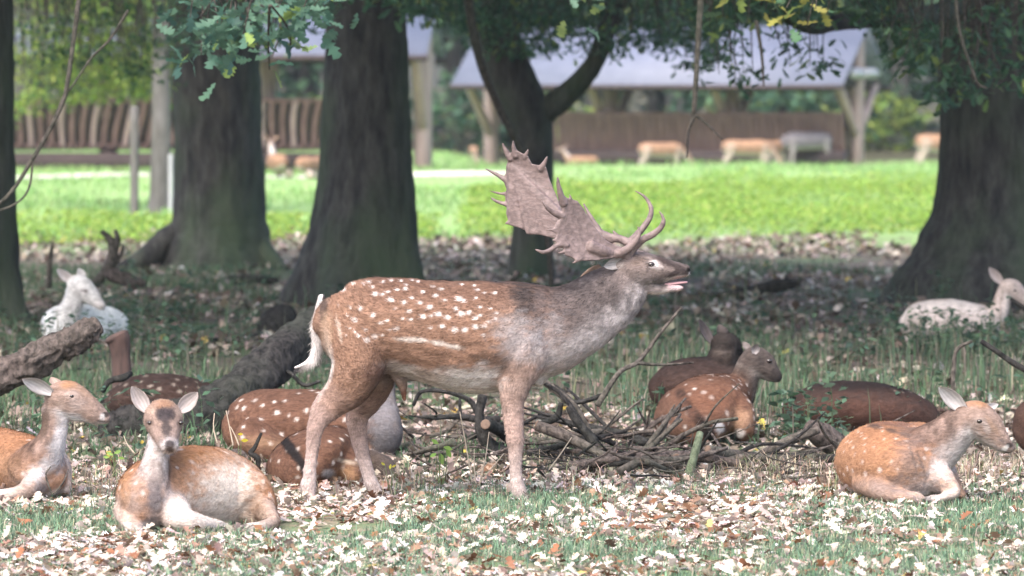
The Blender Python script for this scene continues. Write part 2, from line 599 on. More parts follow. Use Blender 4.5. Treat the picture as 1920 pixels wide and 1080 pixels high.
def oak(d, rows, label, crown_c, crown_r, crown_n, seed, top=7.5, leafsize=0.45, pal=GREENS, lobes=5, flare=0.10, lean=0.0, group="oak trees standing in the wood"):
    """rows: (py, left px, right px) traced top to bottom; the trunk goes on above the frame"""
    st = []
    for py, l, r in rows[::-1]:
        p = at((l + r) / 2, py, d); hw = (r - l) / 2 * d / F
        st.append((*p, hw * 0.95, hw))
    st = np.array(st)
    low = st[0].copy(); low[2] = -0.35; low[3:] *= 1.25
    z1 = st[-1, 2]
    up = []
    for k, z in enumerate(np.linspace(z1 + 1, top, 4)):
        q = st[-1].copy(); q[0] += lean * (z - z1); q[2] = z; q[3:] *= 1 - 0.13 * (k + 1); up.append(q)
    st = np.vstack([low, st, up])
    root = thing("oak_tree", (st[1, 0], d, 0), label, "tree", group)
    L = bark_disp(loft(st, (1, 0, 0), 72, 14, cap=0.3), 0.035, 16, seed, lobes, 0.7, flare)
    part("trunk", L['V'], L['F'], M['bark'], root)
    tr_top = st[-1, :3]
    (V, Fs, C), cc = canopy(crown_c, crown_r, crown_n, leafsize, pal)  # unseen crown, set forward of its trunk to shade the midground
    part("crown", V, Fs, M['leaf'], root, C, smooth=False)
    limbs = []
    for i in range(7):
        z = rng.uniform(3.4, top - 0.3)
        k = np.argmin(np.abs(st[:, 2] - z)); s = st[k, :3].copy(); s[2] = z
        e = cc[rng.integers(len(cc))]
        e = np.array([e[0], e[1], max(e[2], 3.4)])
        mid = (s + e) / 2 + np.array([0, 0, 0.5])
        V, Fs, _ = tubes([([s, mid, e], 0.14, 0.03)], 8, 5)
        part("branch", V, Fs, M['bark'], root)
    return root


def foliage(root, name, poly, d, leaf_px, n, pal, ytop=-45, drange=1.2, cl=9, individual=False, stringy=0.0, hang=0.8, bough=None, ymin=None):
    """leafy sprays hanging into the frame from above. poly: lower edge as (px, py)"""
    poly = np.asarray(poly, float)
    nc = max(4, n // cl)
    cx = rng.uniform(poly[0, 0], poly[-1, 0], nc * 3)
    yb = np.interp(cx, poly[:, 0], poly[:, 1])
    cy = ytop + (yb - ytop) * rng.uniform(0, 1, nc * 3) ** 0.75
    cx, cy = cx[:nc], cy[:nc]
    cd = d + rng.uniform(-drange, drange, nc)
    C0 = at(cx, cy, cd)
    s = leaf_px * d / F
    k = rng.integers(0, nc, n)
    off = rng.standard_normal((n, 3)) * s * np.array([0.95, 0.9, 0.55])
    pos = C0[k] + off
    R = rotmats(rng.uniform(0, 6.28, n), rng.uniform(-1.35, 0.1, n) * hang, rng.uniform(-0.9, 0.9, n))
    size = s * rng.uniform(0.7, 1.2, n)
    col = pick(pal, n)
    paths = []
    for i in range(nc):
        p = C0[i]
        topp = at(cx[i] + rng.normal(0, 30), ytop - 50, cd[i] + rng.normal(0, 0.4))
        m = (p + topp) / 2 + rng.normal(0, 0.04, 3)
        paths.append(([topp, m, p + np.array([0, 0, -0.02])], 0.008, 0.003))
    V, Fs, _ = tubes(paths, 4, 3)
    sp = part("twigs", V, Fs, M['twig'], root); sp["kind"] = "stuff"
    if individual:
        base = np.array(root.location)
        meshes = []
        for v in range(8):
            L = LEAF_V.copy()
            L[:, 0] *= 1.15
            L[:, 2] += rng.uniform(-0.5, 0.5) * (L[:, 1] - 0.4) ** 2 + rng.uniform(-0.1, 0.5) * np.abs(L[:, 0]) + 0.03 * np.sin(L[:, 1] * 9 + v)
            c = pick([pal[v % len(pal)]], 1)
            meshes.append(new_mesh("leaf", L, [LEAF_F], np.repeat(c, len(L), 0), False))
            meshes[-1].materials.append(M['leaf'])
        w = np.array([p[0] for p in pal], float); w = w / w.sum()
        from mathutils import Matrix
        for i in range(n):
            o = bpy.data.objects.new("leaf", meshes[rng.choice([v for v in range(8) if v % len(pal) == rng.choice(len(pal), p=w)] or [0])])
            COL.objects.link(o)
            mm = Matrix(R[i].tolist()).to_4x4()
            o.rotation_euler = mm.to_euler(); o.scale = (size[i],) * 3
            o.location = tuple(pos[i] - base); o.parent = root
    else:
        TV = LEAF_V if leaf_px * 1024 / 1920 > 9 else SLEAF_V
        TF = LEAF_F if leaf_px * 1024 / 1920 > 9 else SLEAF_F
        V, Fs, C = scatter(TV, TF, pos, R, size, col, rng.uniform(-0.4, 0.4, n), rng.uniform(0, 0.4, n))
        o = part(name, V, Fs, M['leaf'], root, C, smooth=False)
        o["kind"] = "stuff"
    return sp


def bough(root, pts, r0, r1, name="branch"):
    L = loft(np.column_stack([pts, np.linspace(r0, r1, len(pts)), np.linspace(r0, r1, len(pts))]), (0.3, 0, 1), 10, 6)
    bark_disp(L, r0 * 0.12, 20, 3)
    part(name, L['V'], L['F'], M['bark'], root)


def build_trees():
    t1 = oak(34, [(-40, -150, 24), (200, -152, 27), (400, -158, 30), (520, -165, 34), (600, -185, 44), (625, -200, 60)],
             "dark oak trunk cut by the picture edge beside the white fawn", (-4.2, 30, 6.2), (3.4, 6, 2.0), 2900, 1)
    t2 = oak(45, [(-30, 326, 486), (100, 325, 488), (200, 326, 489), (330, 328, 492), (400, 324, 498), (440, 319, 505), (470, 308, 513), (508, 296, 528)],
             "mossy oak trunk with a spreading root behind the white fawn", (-2.9, 39, 6.4), (3.6, 6.5, 2.2), 3000, 2, flare=0.03)
    for rows in ([(350, 420, .0, 20), (318, 448, -.1, 26), (285, 476, -.2, 24), (250, 494, -.3, 17), (215, 505, -.4, 9)], [(485, 450, -.1, 20), (510, 488, -.3, 18), (535, 506, -.5, 9)]):
        L = bark_disp(loft(SP(45, [(x, y, dy, w, w) for x, y, dy, w in rows]), (0, 0, 1), 20, 7), 0.02, 16, 4)
        part("root", L['V'], L['F'], M['bark'], t2)
    t3 = oak(37.5, [(-30, 613, 761), (20, 612, 763), (200, 605, 770), (330, 597, 776), (430, 581, 786), (500, 564, 800), (550, 545, 815), (590, 525, 835)],
             "broad straight oak trunk rising behind the standing stag's back", (-1.0, 32, 6.0), (3.6, 6.5, 2.0), 3000, 3)
    t5 = oak(37, [(-30, 1765, 2010), (100, 1762, 2010), (200, 1760, 2012), (330, 1756, 2018), (400, 1744, 2030), (450, 1720, 2050), (500, 1690, 2080), (540, 1662, 2105), (575, 1636, 2130)],
             "massive dark oak trunk with wide flared base behind the white lying doe", (3.9, 32, 6.2), (4.0, 6.5, 2.2), 3300, 5, lobes=4, flare=0.05)
    # forked tree in the middle
    d = 42
    def tr(rows, per=10, n=40, cap=0.4):
        st = SP(d, [(x, y, dy, w, w) for x, y, dy, w in rows])
        return bark_disp(loft(st, (1, 0, 0), n, per, cap=cap), 0.02, 16, 7, 4, 0.5, 0.03)
    root = thing("forked_tree", (at(995, 530, d)[0], d, 0), "slender dark tree forking low into two limbs behind the antlers", "tree", "oak trees standing in the wood")
    L = tr([(994, 600, 0, 58), (994, 535, 0, 45), (996, 500, 0, 40), (999, 400, 0, 36), (1002, 300, 0, 36), (992, 225, 0, 44), (965, 160, 0, 44), (942, 90, 0, 41), (925, 10, 0, 38), (900, -120, .1, 34), (880, -400, .2, 26), (860, -900, .3, 12)])
    part("trunk", L['V'], L['F'], M['bark'], root)
    L = tr([(985, 260, 0, 22), (1020, 212, -.02, 25), (1062, 178, -.05, 23), (1100, 138, -.1, 20), (1130, 80, -.15, 18), (1160, -60, -.2, 15), (1200, -400, -.3, 8)], n=20)
    part("limb", L['V'], L['F'], M['bark'], root)
    (V, Fs, C), cc = canopy((1.0, 37, 6.2), (3.4, 6.5, 2.2), 2800, 0.45, GREENS)  # crown out of view, also pulled forward for its shade on the floor
    part("crown", V, Fs, M['leaf'], root, C, smooth=False)
    t4 = root
    # bowed sapling leaning in front of the forked tree
    st = SP(38, [(x, y, 0, w, w) for x, y, w in [(872, -60, 9), (884, 40, 9), (905, 130, 8), (938, 205, 7.5), (965, 260, 7), (985, 300, 6), (1010, 370, 5), (1030, 470, 5), (1035, 575, 6), (1035, 620, 6)]])
    L = loft(st, (1, 0, 0), 8, 6)
    whole("bowed_stem", L['V'], L['F'], M['twig'], "thin pale bowed stem leaning across the forked tree", "stem", base=at(1035, 588, 38))
    # young tree between two stakes on the meadow
    d = 62
    g = thing("young_tree", (at(299, 400, d)[0], d, 0), "young grey trunk standing between two stakes on the meadow", "tree")
    st = SP(d, [(x, y, 0, w, w) for x, y, w in [(299, 420, 30), (299, 395, 23), (300, 350, 19), (302, 250, 18), (303, 100, 17), (303, -100, 15), (300, -500, 8)]])
    L = bark_disp(loft(st, (1, 0, 0), 24, 8), 0.012, 16, 9)
    part("trunk", L['V'], L['F'], M['post'], g)
    (V, Fs, C), cc = canopy((-4.6, 63, 3.6), (1.9, 2.0, 1.9), 2600, 0.17, LIME, 90)
    part("crown", V, Fs, M['leaf'], g, C, smooth=False)
    for px, w, top, col, lab in ((252, 8, 200, 'post', "dark timber stake left of the young meadow tree"), (320, 4.5, 290, 'white', "pale stake close beside the young meadow tree")):
        st = SP(d - 0.6, [(px, y, 0, w, w) for y in (412, 380, 300, top)])
        L = loft(st, (1, 0, 0), 8, 3, cap=0.2)
        whole("tree_stake", L['V'], L['F'], M[col], lab, "stake")
    # sprays of leaves that hang into the view
    foliage(t3, "foliage", [(340, 65), (360, 105), (410, 95), (460, 95), (510, 75), (560, 60), (600, 30)], 26, 42, 230, BLUEGREEN, cl=7, individual=True, drange=0.5)
    foliage(t3, "foliage", [(505, 140), (512, 150), (540, 120), (545, 100)], 26, 34, 7, [(2, (0.30, 0.38, 0.16)), (1, (0.13, 0.2, 0.1))], cl=2, individual=True, drange=0.1, ytop=60)
    foliage(t3, "foliage", [(590, 20), (650, 12), (740, 10), (800, 30)], 34, 24, 220, GREENS)
    foliage(t2, "foliage", [(310, 120), (360, 95), (430, 80), (520, 75), (600, 90)], 42, 20, 700, GREENS)
    foliage(t2, "foliage", [(30, 90), (120, 120), (200, 110), (260, 150), (320, 160)], 44, 15, 800, [(3, (0.04, 0.085, 0.04)), (2, (0.10, 0.16, 0.05))])
    foliage(g, "foliage", [(20, 225), (80, 205), (150, 195), (230, 180), (320, 185)], 64, 13, 4200, LIME, drange=2.0)
    foliage(t4, "foliage", [(770, 25), (830, 40), (880, 60), (950, 95), (1010, 100), (1060, 60), (1110, 90), (1160, 105), (1210, 75), (1260, 85), (1310, 130), (1360, 90)], 41, 18, 3600, GREENS, drange=1.5)
    foliage(t4, "foliage", [(880, 100), (990, 95), (1100, 100)], 42.5, 17, 260, GREENS, ytop=30)
    foliage(t5, "foliage", [(1300, 45), (1380, 60), (1440, 25), (1520, 30), (1580, 35), (1620, 50), (1670, 75), (1715, 150), (1760, 190), (1800, 195), (1850, 150), (1940, 160)], 33, 25, 1900, GREENS, drange=1.5)
    foliage(t5, "foliage", [(1330, 130), (1400, 150), (1470, 120), (1540, 130), (1560, 100)], 34, 22, 170, GREENS, ytop=50)
    foliage(t5, "foliage", [(1380, 15), (1400, 25), (1460, 80), (1500, 100), (1520, 20), (1640, 30), (1680, 25)], 26.5, 38, 34, [(3, (0.26, 0.26, 0.07)), (2, (0.17, 0.2, 0.06)), (2, (0.09, 0.16, 0.09))], cl=4, individual=True, drange=0.3)
    foliage(t5, "foliage", [(1085, 20), (1110, 70), (1150, 60), (1185, 25)], 27, 36, 18, [(3, (0.13, 0.22, 0.15)), (2, (0.2, 0.28, 0.1))], cl=4, individual=True, drange=0.2)
    # boughs that carry them
    S = lambda *r: np.array([at(x, y, dd) for x, y, dd in r])
    bough(t3, S((690, -150, 37), (620, -260, 33), (520, -190, 29), (450, -70, 26.2)), 0.10, 0.02)
    bough(t5, S((1850, -120, 36.5), (1700, -330, 33), (1560, -170, 29), (1480, -60, 26.6)), 0.10, 0.02)
    bough(t5, S((1560, -170, 29), (1350, -190, 28), (1140, -60, 27)), 0.05, 0.015)
    bough(t5, S((1900, -60, 36.6), (1760, 25, 35.5), (1640, 32, 34.5), (1570, 42, 34), (1520, 52, 33.6), (1480, 35, 33.3), (1420, 5, 33), (1340, -40, 32.6)), 0.09, 0.025)
    # thin hanging twigs
    def hanging(name, rows, d, root, r=2.6):
        st = SP(d, [(x, y, 0, w, w) for x, y, w in rows])
        L = loft(st, (1, 0, 0), 6, 6)
        part(name, L['V'], L['F'], M['twig'], root)
    hanging("hanging_twig", [(1318, -60, 7), (1310, 60, 6), (1305, 150, 5.5), (1300, 215, 5), (1290, 250, 3), (1288, 295, 2)], 29, t5)
    hanging("hanging_twig", [(1300, 212, 3.4), (1325, 232, 3), (1355, 262, 2)], 29, t5)
    hanging("hanging_twig", [(1418, 40, 4), (1428, 100, 3.5), (1432, 160, 2)], 31, t5)
    hanging("hanging_twig", [(1790, -30, 4), (1800, 60, 3.5), (1830, 150, 3), (1850, 165, 2)], 31, t5)
    hanging("hanging_twig", [(155, -60, 5), (140, 60, 5), (126, 160, 5), (118, 190, 5), (95, 240, 4.6), (60, 300, 4.4), (25, 355, 4), (-10, 388, 3.5), (-60, 420, 3)], 27, t2)
    hanging("hanging_twig", [(62, 300, 2.5), (55, 350, 2.4), (35, 378, 2.2), (0, 394, 2.2), (-40, 398, 2)], 27, t2)
    hanging("hanging_twig", [(240, 20, 3), (205, 75, 2.6), (170, 110, 2), (130, 170, 2)], 27, t2)


build_trees()


def build_forest():
    """trees and bushes closing the view behind the shelters"""
    i = 0
    for d, n, x0, x1 in ((126, 10, -15, 15.5), (136, 11, -17, 17.5), (150, 10, -19, 20)):
        for k in range(n):
            x = x0 + (x1 - x0) * (k + 0.5) / n + rng.normal(0, 0.5)
            y = d + rng.normal(0, 1.5)
            r = rng.uniform(0.16, 0.34)
            h = rng.uniform(9, 13)
            t = thing("forest_tree", (x, y, 0), "tall dark woodland tree in the shade behind the shelters", "tree", "woodland trees behind the shelters")
            st = np.array([(x, y, -0.3, r * 1.4, r * 1.4), (x, y, 0.4, r, r), (x + rng.normal(0, .1), y, 3, r * .85, r * .85), (x + rng.normal(0, .3), y, h * .9, r * .2, r * .2)])
            L = loft(st, (1, 0, 0), 10, 3)
            part("trunk", L['V'], L['F'], M['bark'] if i % 3 else M['post'], t)
            (V, Fs, C), _ = canopy((x, y, h * 0.62), (2.6, 2.6, h * 0.40), 900, 0.62, GREENS, 50)
            part("crown", V, Fs, M['leaf'], t, C, smooth=False)
            i += 1
    for k in range(15):
        x = -15 + 31 * (k + 0.5) / 15 + rng.normal(0, 0.6); y = rng.uniform(117, 124)
        hh = rng.uniform(1.0, 2.4)
        t = thing("bush", (x, y, 0), "dark green leafy bush under the woodland trees", "bush", "bushes along the wood edge")
        (V, Fs, C), cc = canopy((x, y, hh * 0.55), (1.3, 1.0, hh * 0.6), 500, 0.3, GREENS if k % 4 else LIME, 24)
        part("foliage", V, Fs, M['leaf'], t, C, smooth=False)
        V, Fs, _ = tubes([([(x, y, -0.1), (x * .7 + c[0] * .3, y, 0.4), c], 0.03, 0.01) for c in cc[:5]], 4, 3)
        part("stem", V, Fs, M['bark'], t)
    for k in range(44):    # closed wall of trees further back
        x = -45 + 90 * (k + 0.5) / 44; y = rng.uniform(160, 172)
        t = thing("forest_tree", (x, y, 0), "distant dense tree closing the view at the back of the wood", "tree", "dense trees at the back of the wood")
        L = loft(np.array([(x, y, -.3, .3, .3), (x, y, 4, .22, .22), (x, y, 10, .05, .05)]), (1, 0, 0), 8, 2)
        part("trunk", L['V'], L['F'], M['bark'], t)
        (V, Fs, C), _ = canopy((x, y, 6), (2.6, 2.2, 5.6), 700, 1.0, GREENS, 60)
        part("crown", V, Fs, M['leaf'], t, C, smooth=False)


build_forest()

# ------------------------------------------------------------------ feeding shelters
def build_shelter(p0, length, yaw, gw, eave, ridge, label, slat_n, rack_h, wavy, rack_from=0.0, rack_to=1.0, boards=False):
    """p0: front corner at the left end; length axis u, depth axis v; roof on a row of posts under the ridge"""
    cu, su = math.cos(yaw), math.sin(yaw)
    u = np.array([cu, su, 0]); v = np.array([-su, cu, 0]); p0 = np.asarray(p0, float)
    W = lambda a, b, z: p0 + u * a + v * b + np.array([0, 0, z])
    root = thing("hay_shelter", W(length / 2, gw / 2, 0), label, "shelter", "feeding shelters beyond the meadow")

    def slab(name, quad, th, mat):
        quad = np.array(quad); n = np.cross(quad[1] - quad[0], quad[3] - quad[0]); n /= np.linalg.norm(n)
        V = np.vstack([quad, quad - n * th])
        f = np.array([[0, 1, 2, 3], [7, 6, 5, 4], [0, 4, 5, 1], [1, 5, 6, 2], [2, 6, 7, 3], [3, 7, 4, 0]])
        return part(name, V, [f], mat, root, smooth=False)

    def beam(name, a, b, w, mat, parent=None):
        V, Fs, _ = tubes([([np.array(a), (np.array(a) + np.array(b)) / 2, np.array(b)], w / 2 * 1.2, w / 2 * 1.2)], 4, 2)
        return part(name, V, Fs, mat, parent or root, smooth=False)
    slab("roof", [W(0, 0, eave), W(length, 0, eave), W(length, gw / 2, ridge), W(0, gw / 2, ridge)], 0.05, M['roof'])
    slab("roof", [W(0, gw / 2 + .002, ridge), W(length, gw / 2 + .002, ridge), W(length, gw, eave), W(0, gw, eave)], 0.05, M['roof'])
    beam("eave_board", W(0, -.02, eave - .06), W(length, -.02, eave - .06), 0.10, M['timber'])
    beam("eave_board", W(0, gw, eave - .1), W(length, gw, eave - .1), 0.10, M['timber'])
    npost = max(3, int(length / 2.8) + 1)
    for i in range(npost):
        a = 0.25 + (length - 0.5) * i / (npost - 1)
        m = M['rackpale']
        beam("post", W(a, gw / 2, -0.1), W(a, gw / 2, ridge - 0.15), 0.30, m)
        fork = eave * 0.34
        beam("brace", W(a, gw / 2, fork), W(a, gw * 0.12, eave + .02), 0.19, m)
        beam("brace", W(a, gw / 2, fork), W(a, gw * 0.88, eave + .02), 0.19, m)
        beam("tie_beam", W(a, gw * 0.05, eave + 0.03), W(a, gw * 0.95, eave + 0.03), 0.13, M['timber'])
    if boards:
        g_ = [W(length - 0.35, gw * .06, eave + .02), W(length - 0.35, gw * .94, eave + .02), W(length - 0.35, gw * .5, ridge - .08)]
        V = np.array(g_ + [p - u * 0.04 for p in g_])
        part("gable_dark_fill", V, [np.array([[0, 1, 2], [5, 4, 3]]), np.array([[0, 3, 4, 1], [1, 4, 5, 2], [2, 5, 3, 0]])], M['timber'], root, smooth=False)  # dark sheet added to stand for the dim timber interior of the gable
        for s in (0.27, 0.55):
            beam("gable_board", W(length - 0.1, gw * s, eave + 0.25), W(length - 0.1, gw * (s + 0.2), eave + 0.25), 0.22, M['white'])
    # hay rack: slats leaning out over a trough
    rack = link("hay_rack", None, loc=(0, 0, 0), parent=root)
    a0, a1 = length * rack_from, length * rack_to
    zlo, zhi = rack_h
    sl = [V for V in ()]
    for k in range(slat_n):
        a = a0 + (a1 - a0) * (k + 0.5) / slat_n
        w = (a1 - a0) / slat_n * (0.55 if wavy else 0.82)
        lean = 0.12 if wavy else 0.03
        z = np.linspace(zlo, zhi, 5)
        tt = np.linspace(0, 1, 5)
        off = 0.05 * np.sin(tt * 3.1 + 0.3 * k) if wavy else 0 * tt
        pts = np.array([W(a + lean * t_ + o_, gw * 0.32 - 0.35 * t_, zz) for t_, o_, zz in zip(tt, off, z)])
        L = loft(np.column_stack([pts, np.full(5, 0.018), np.full(5, w / 2)]), tuple(u), 4, 2, cap=0.2)
        part("slat", L['V'], L['F'], (M['rackpale'] if (k * 7) % 3 == 0 else M['rack']) if wavy else M['rack'], rack, smooth=False)
    beam("rail", W(a0, gw * 0.32 - 0.33, zhi - .02), W(a1, gw * 0.32 - 0.33, zhi - .02), 0.07, M['rack'], rack)
    beam("rail", W(a0, gw * 0.32 + 0.05, zlo + .05), W(a1, gw * 0.32 + 0.05, zlo + .05), 0.09, M['rack'], rack)
    V, Fs = box(W((a0 + a1) / 2, gw * 0.32 - 0.1, 0.17), (a1 - a0, 0.5, 0.34), yaw)
    part("trough", V, Fs, M['timber'], rack, smooth=False)
    V, Fs = box(W((a0 + a1) / 2, gw * 0.5, (zlo + zhi) / 2), (a1 - a0 - .1, 0.6, zhi - zlo - .1), yaw)
    part("hay", V, Fs, M['hay'], rack, smooth=False)


_yaw = math.radians(-20)
_c = at(1580, 160, 106)
_L = 9.25
build_shelter((_c[0] - _L * math.cos(_yaw), 106 - _L * math.sin(_yaw), -0.2), _L, _yaw, 4.0, 1.82, 3.15,
              "long open shelter with pale roof on forked posts and a brown board rack", 46, (0.1, 1.18), False, 0.22, 0.97, True)
_yaw2 = math.radians(-4)
_c = at(800, 100, 90)
_L2 = 9.6
build_shelter((_c[0] - _L2 * math.cos(_yaw2), 90 - _L2 * math.sin(_yaw2), 0), _L2, _yaw2, 4.0, 2.2, 3.1,
              "shelter with wavy slatted hay rack half hidden by the oak trunks", 34, (0.42, 1.36), True, 0.05, 0.80)


# ------------------------------------------------------------------ deer
def classify(V, parts, k=7.0):
    W, I = [], []
    for p in parts:
        rad = np.sqrt((p['a'] ** 2 + p['b'] ** 2) / 2)
        best = np.full(len(V), 1e9); bi = np.zeros(len(V), int)
        for i in range(len(p['P'])):
            dd = V - p['P'][i]
            n2 = np.sqrt((dd @ p['U'][i] / p['b'][i]) ** 2 + (dd @ p['A'][i] / p['a'][i]) ** 2 + (dd @ p['T'][i] / rad[i]) ** 2)
            m = n2 < best
            best[m] = n2[m]; bi[m] = i
        W.append(best); I.append(bi)
    W = np.array(W)
    w = np.exp(-k * (W - W.min(0)))
    return w / w.sum(0), I


def lin(*c):
    """sRGB 0..255 to linear"""
    c = np.array(c, float) / 255
    return np.where(c <= 0.04045, c / 12.92, ((c + 0.055) / 1.055) ** 2.4)


PALETTES = {
    'stag':  dict(flank=(0.178, 0.104, 0.073), back=(0.122, 0.070, 0.050), ridge=(0.035, 0.029, 0.030), belly=(0.48, 0.42, 0.39), neck=(0.105, 0.085, 0.082), throat=(0.33, 0.295, 0.295), nape=(0.050, 0.041, 0.040),
                  face=(0.15, 0.117, 0.108), muzzle=(0.10, 0.078, 0.074), leg=(0.27, 0.19, 0.165), foot=(0.36, 0.295, 0.275), spot=(0.56, 0.50, 0.47), chin=(0.45, 0.40, 0.38)),
    'doe':   dict(flank=(0.25, 0.135, 0.080), back=(0.225, 0.112, 0.062), ridge=(0.11, 0.058, 0.040), belly=(0.44, 0.37, 0.335), neck=(0.165, 0.115, 0.097), throat=(0.36, 0.325, 0.32), nape=(0.09, 0.057, 0.044),
                  face=(0.195, 0.138, 0.115), muzzle=(0.18, 0.135, 0.12), leg=(0.27, 0.195, 0.16), foot=(0.38, 0.315, 0.28), spot=(0.52, 0.43, 0.38), chin=(0.42, 0.385, 0.375)),
    'fawn':  dict(flank=(0.108, 0.057, 0.039), back=(0.085, 0.045, 0.031), ridge=(0.018, 0.014, 0.014), belly=(0.30, 0.20, 0.14), neck=(0.06, 0.047, 0.042), throat=(0.12, 0.1, 0.092), nape=(0.05, 0.04, 0.035),
                  face=(0.065, 0.052, 0.047), muzzle=(0.03, 0.026, 0.025), leg=(0.34, 0.2, 0.13), foot=(0.5, 0.4, 0.35), spot=(0.52, 0.46, 0.42), chin=(0.25, 0.22, 0.2)),  # brown coat, darkened to carry the shade behind the stag
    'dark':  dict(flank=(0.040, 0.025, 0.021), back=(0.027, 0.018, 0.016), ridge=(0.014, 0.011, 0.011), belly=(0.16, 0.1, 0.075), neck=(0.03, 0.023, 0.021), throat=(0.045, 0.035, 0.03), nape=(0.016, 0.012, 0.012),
                  face=(0.027, 0.022, 0.02), muzzle=(0.03, 0.025, 0.024), leg=(0.15, 0.1, 0.08), foot=(0.2, 0.15, 0.13), spot=(0.2, 0.165, 0.14), chin=(0.1, 0.08, 0.07)),  # dark coat, made darker still for the shade these deer lie in
    'white': dict(flank=(0.62, 0.62, 0.61), back=(0.64, 0.64, 0.63), ridge=(0.56, 0.56, 0.54), belly=(0.55, 0.53, 0.51), neck=(0.45, 0.43, 0.41), throat=(0.5, 0.48, 0.46), nape=(0.45, 0.43, 0.42),
                  face=(0.52, 0.49, 0.47), muzzle=(0.46, 0.41, 0.39), leg=(0.6, 0.56, 0.52), foot=(0.6, 0.56, 0.52), spot=(0.75, 0.74, 0.72), chin=(0.66, 0.64, 0.62)),
    'pale':  dict(flank=(0.46, 0.39, 0.36), back=(0.48, 0.42, 0.39), ridge=(0.40, 0.34, 0.31), belly=(0.50, 0.45, 0.42), neck=(0.40, 0.33, 0.30), throat=(0.48, 0.42, 0.39), nape=(0.34, 0.27, 0.24),
                  face=(0.38, 0.31, 0.28), muzzle=(0.32, 0.26, 0.24), leg=(0.42, 0.36, 0.33), foot=(0.42, 0.36, 0.33), spot=(0.5, 0.45, 0.42), chin=(0.46, 0.4, 0.38)),
    'far':   dict(flank=(0.22, 0.135, 0.09), back=(0.25, 0.145, 0.09), ridge=(0.16, 0.1, 0.07), belly=(0.40, 0.36, 0.33), neck=(0.22, 0.15, 0.11), throat=(0.36, 0.32, 0.3), nape=(0.18, 0.12, 0.09),
                  face=(0.22, 0.16, 0.13), muzzle=(0.2, 0.15, 0.13), leg=(0.3, 0.25, 0.21), foot=(0.36, 0.31, 0.28), spot=(0.4, 0.33, 0.3), chin=(0.38, 0.34, 0.32)),
    'grey':  dict(flank=(0.12, 0.11, 0.12), back=(0.08, 0.075, 0.085), ridge=(0.03, 0.03, 0.03), belly=(0.3, 0.28, 0.28), neck=(0.1, 0.09, 0.095), throat=(0.2, 0.18, 0.18), nape=(0.05, 0.05, 0.05),
                  face=(0.1, 0.09, 0.09), muzzle=(0.05, 0.05, 0.05), leg=(0.2, 0.18, 0.18), foot=(0.25, 0.22, 0.22), spot=(0.2, 0.2, 0.2), chin=(0.2, 0.2, 0.2)),
}


def to_px(V):
    rel = V - np.array([0, 0, CAM_H])
    w = rel @ FWD
    return 960 + F * rel[:, 0] / w, 540 - F * (rel @ UPV) / w


def stripe(pts, r, col, s, step=6):
    """marks along a polyline of photo pixels"""
    out = []
    pts = catmull(np.array(pts, float), 6)
    return [(p[0], p[1], r, r, col, s) for p in pts]


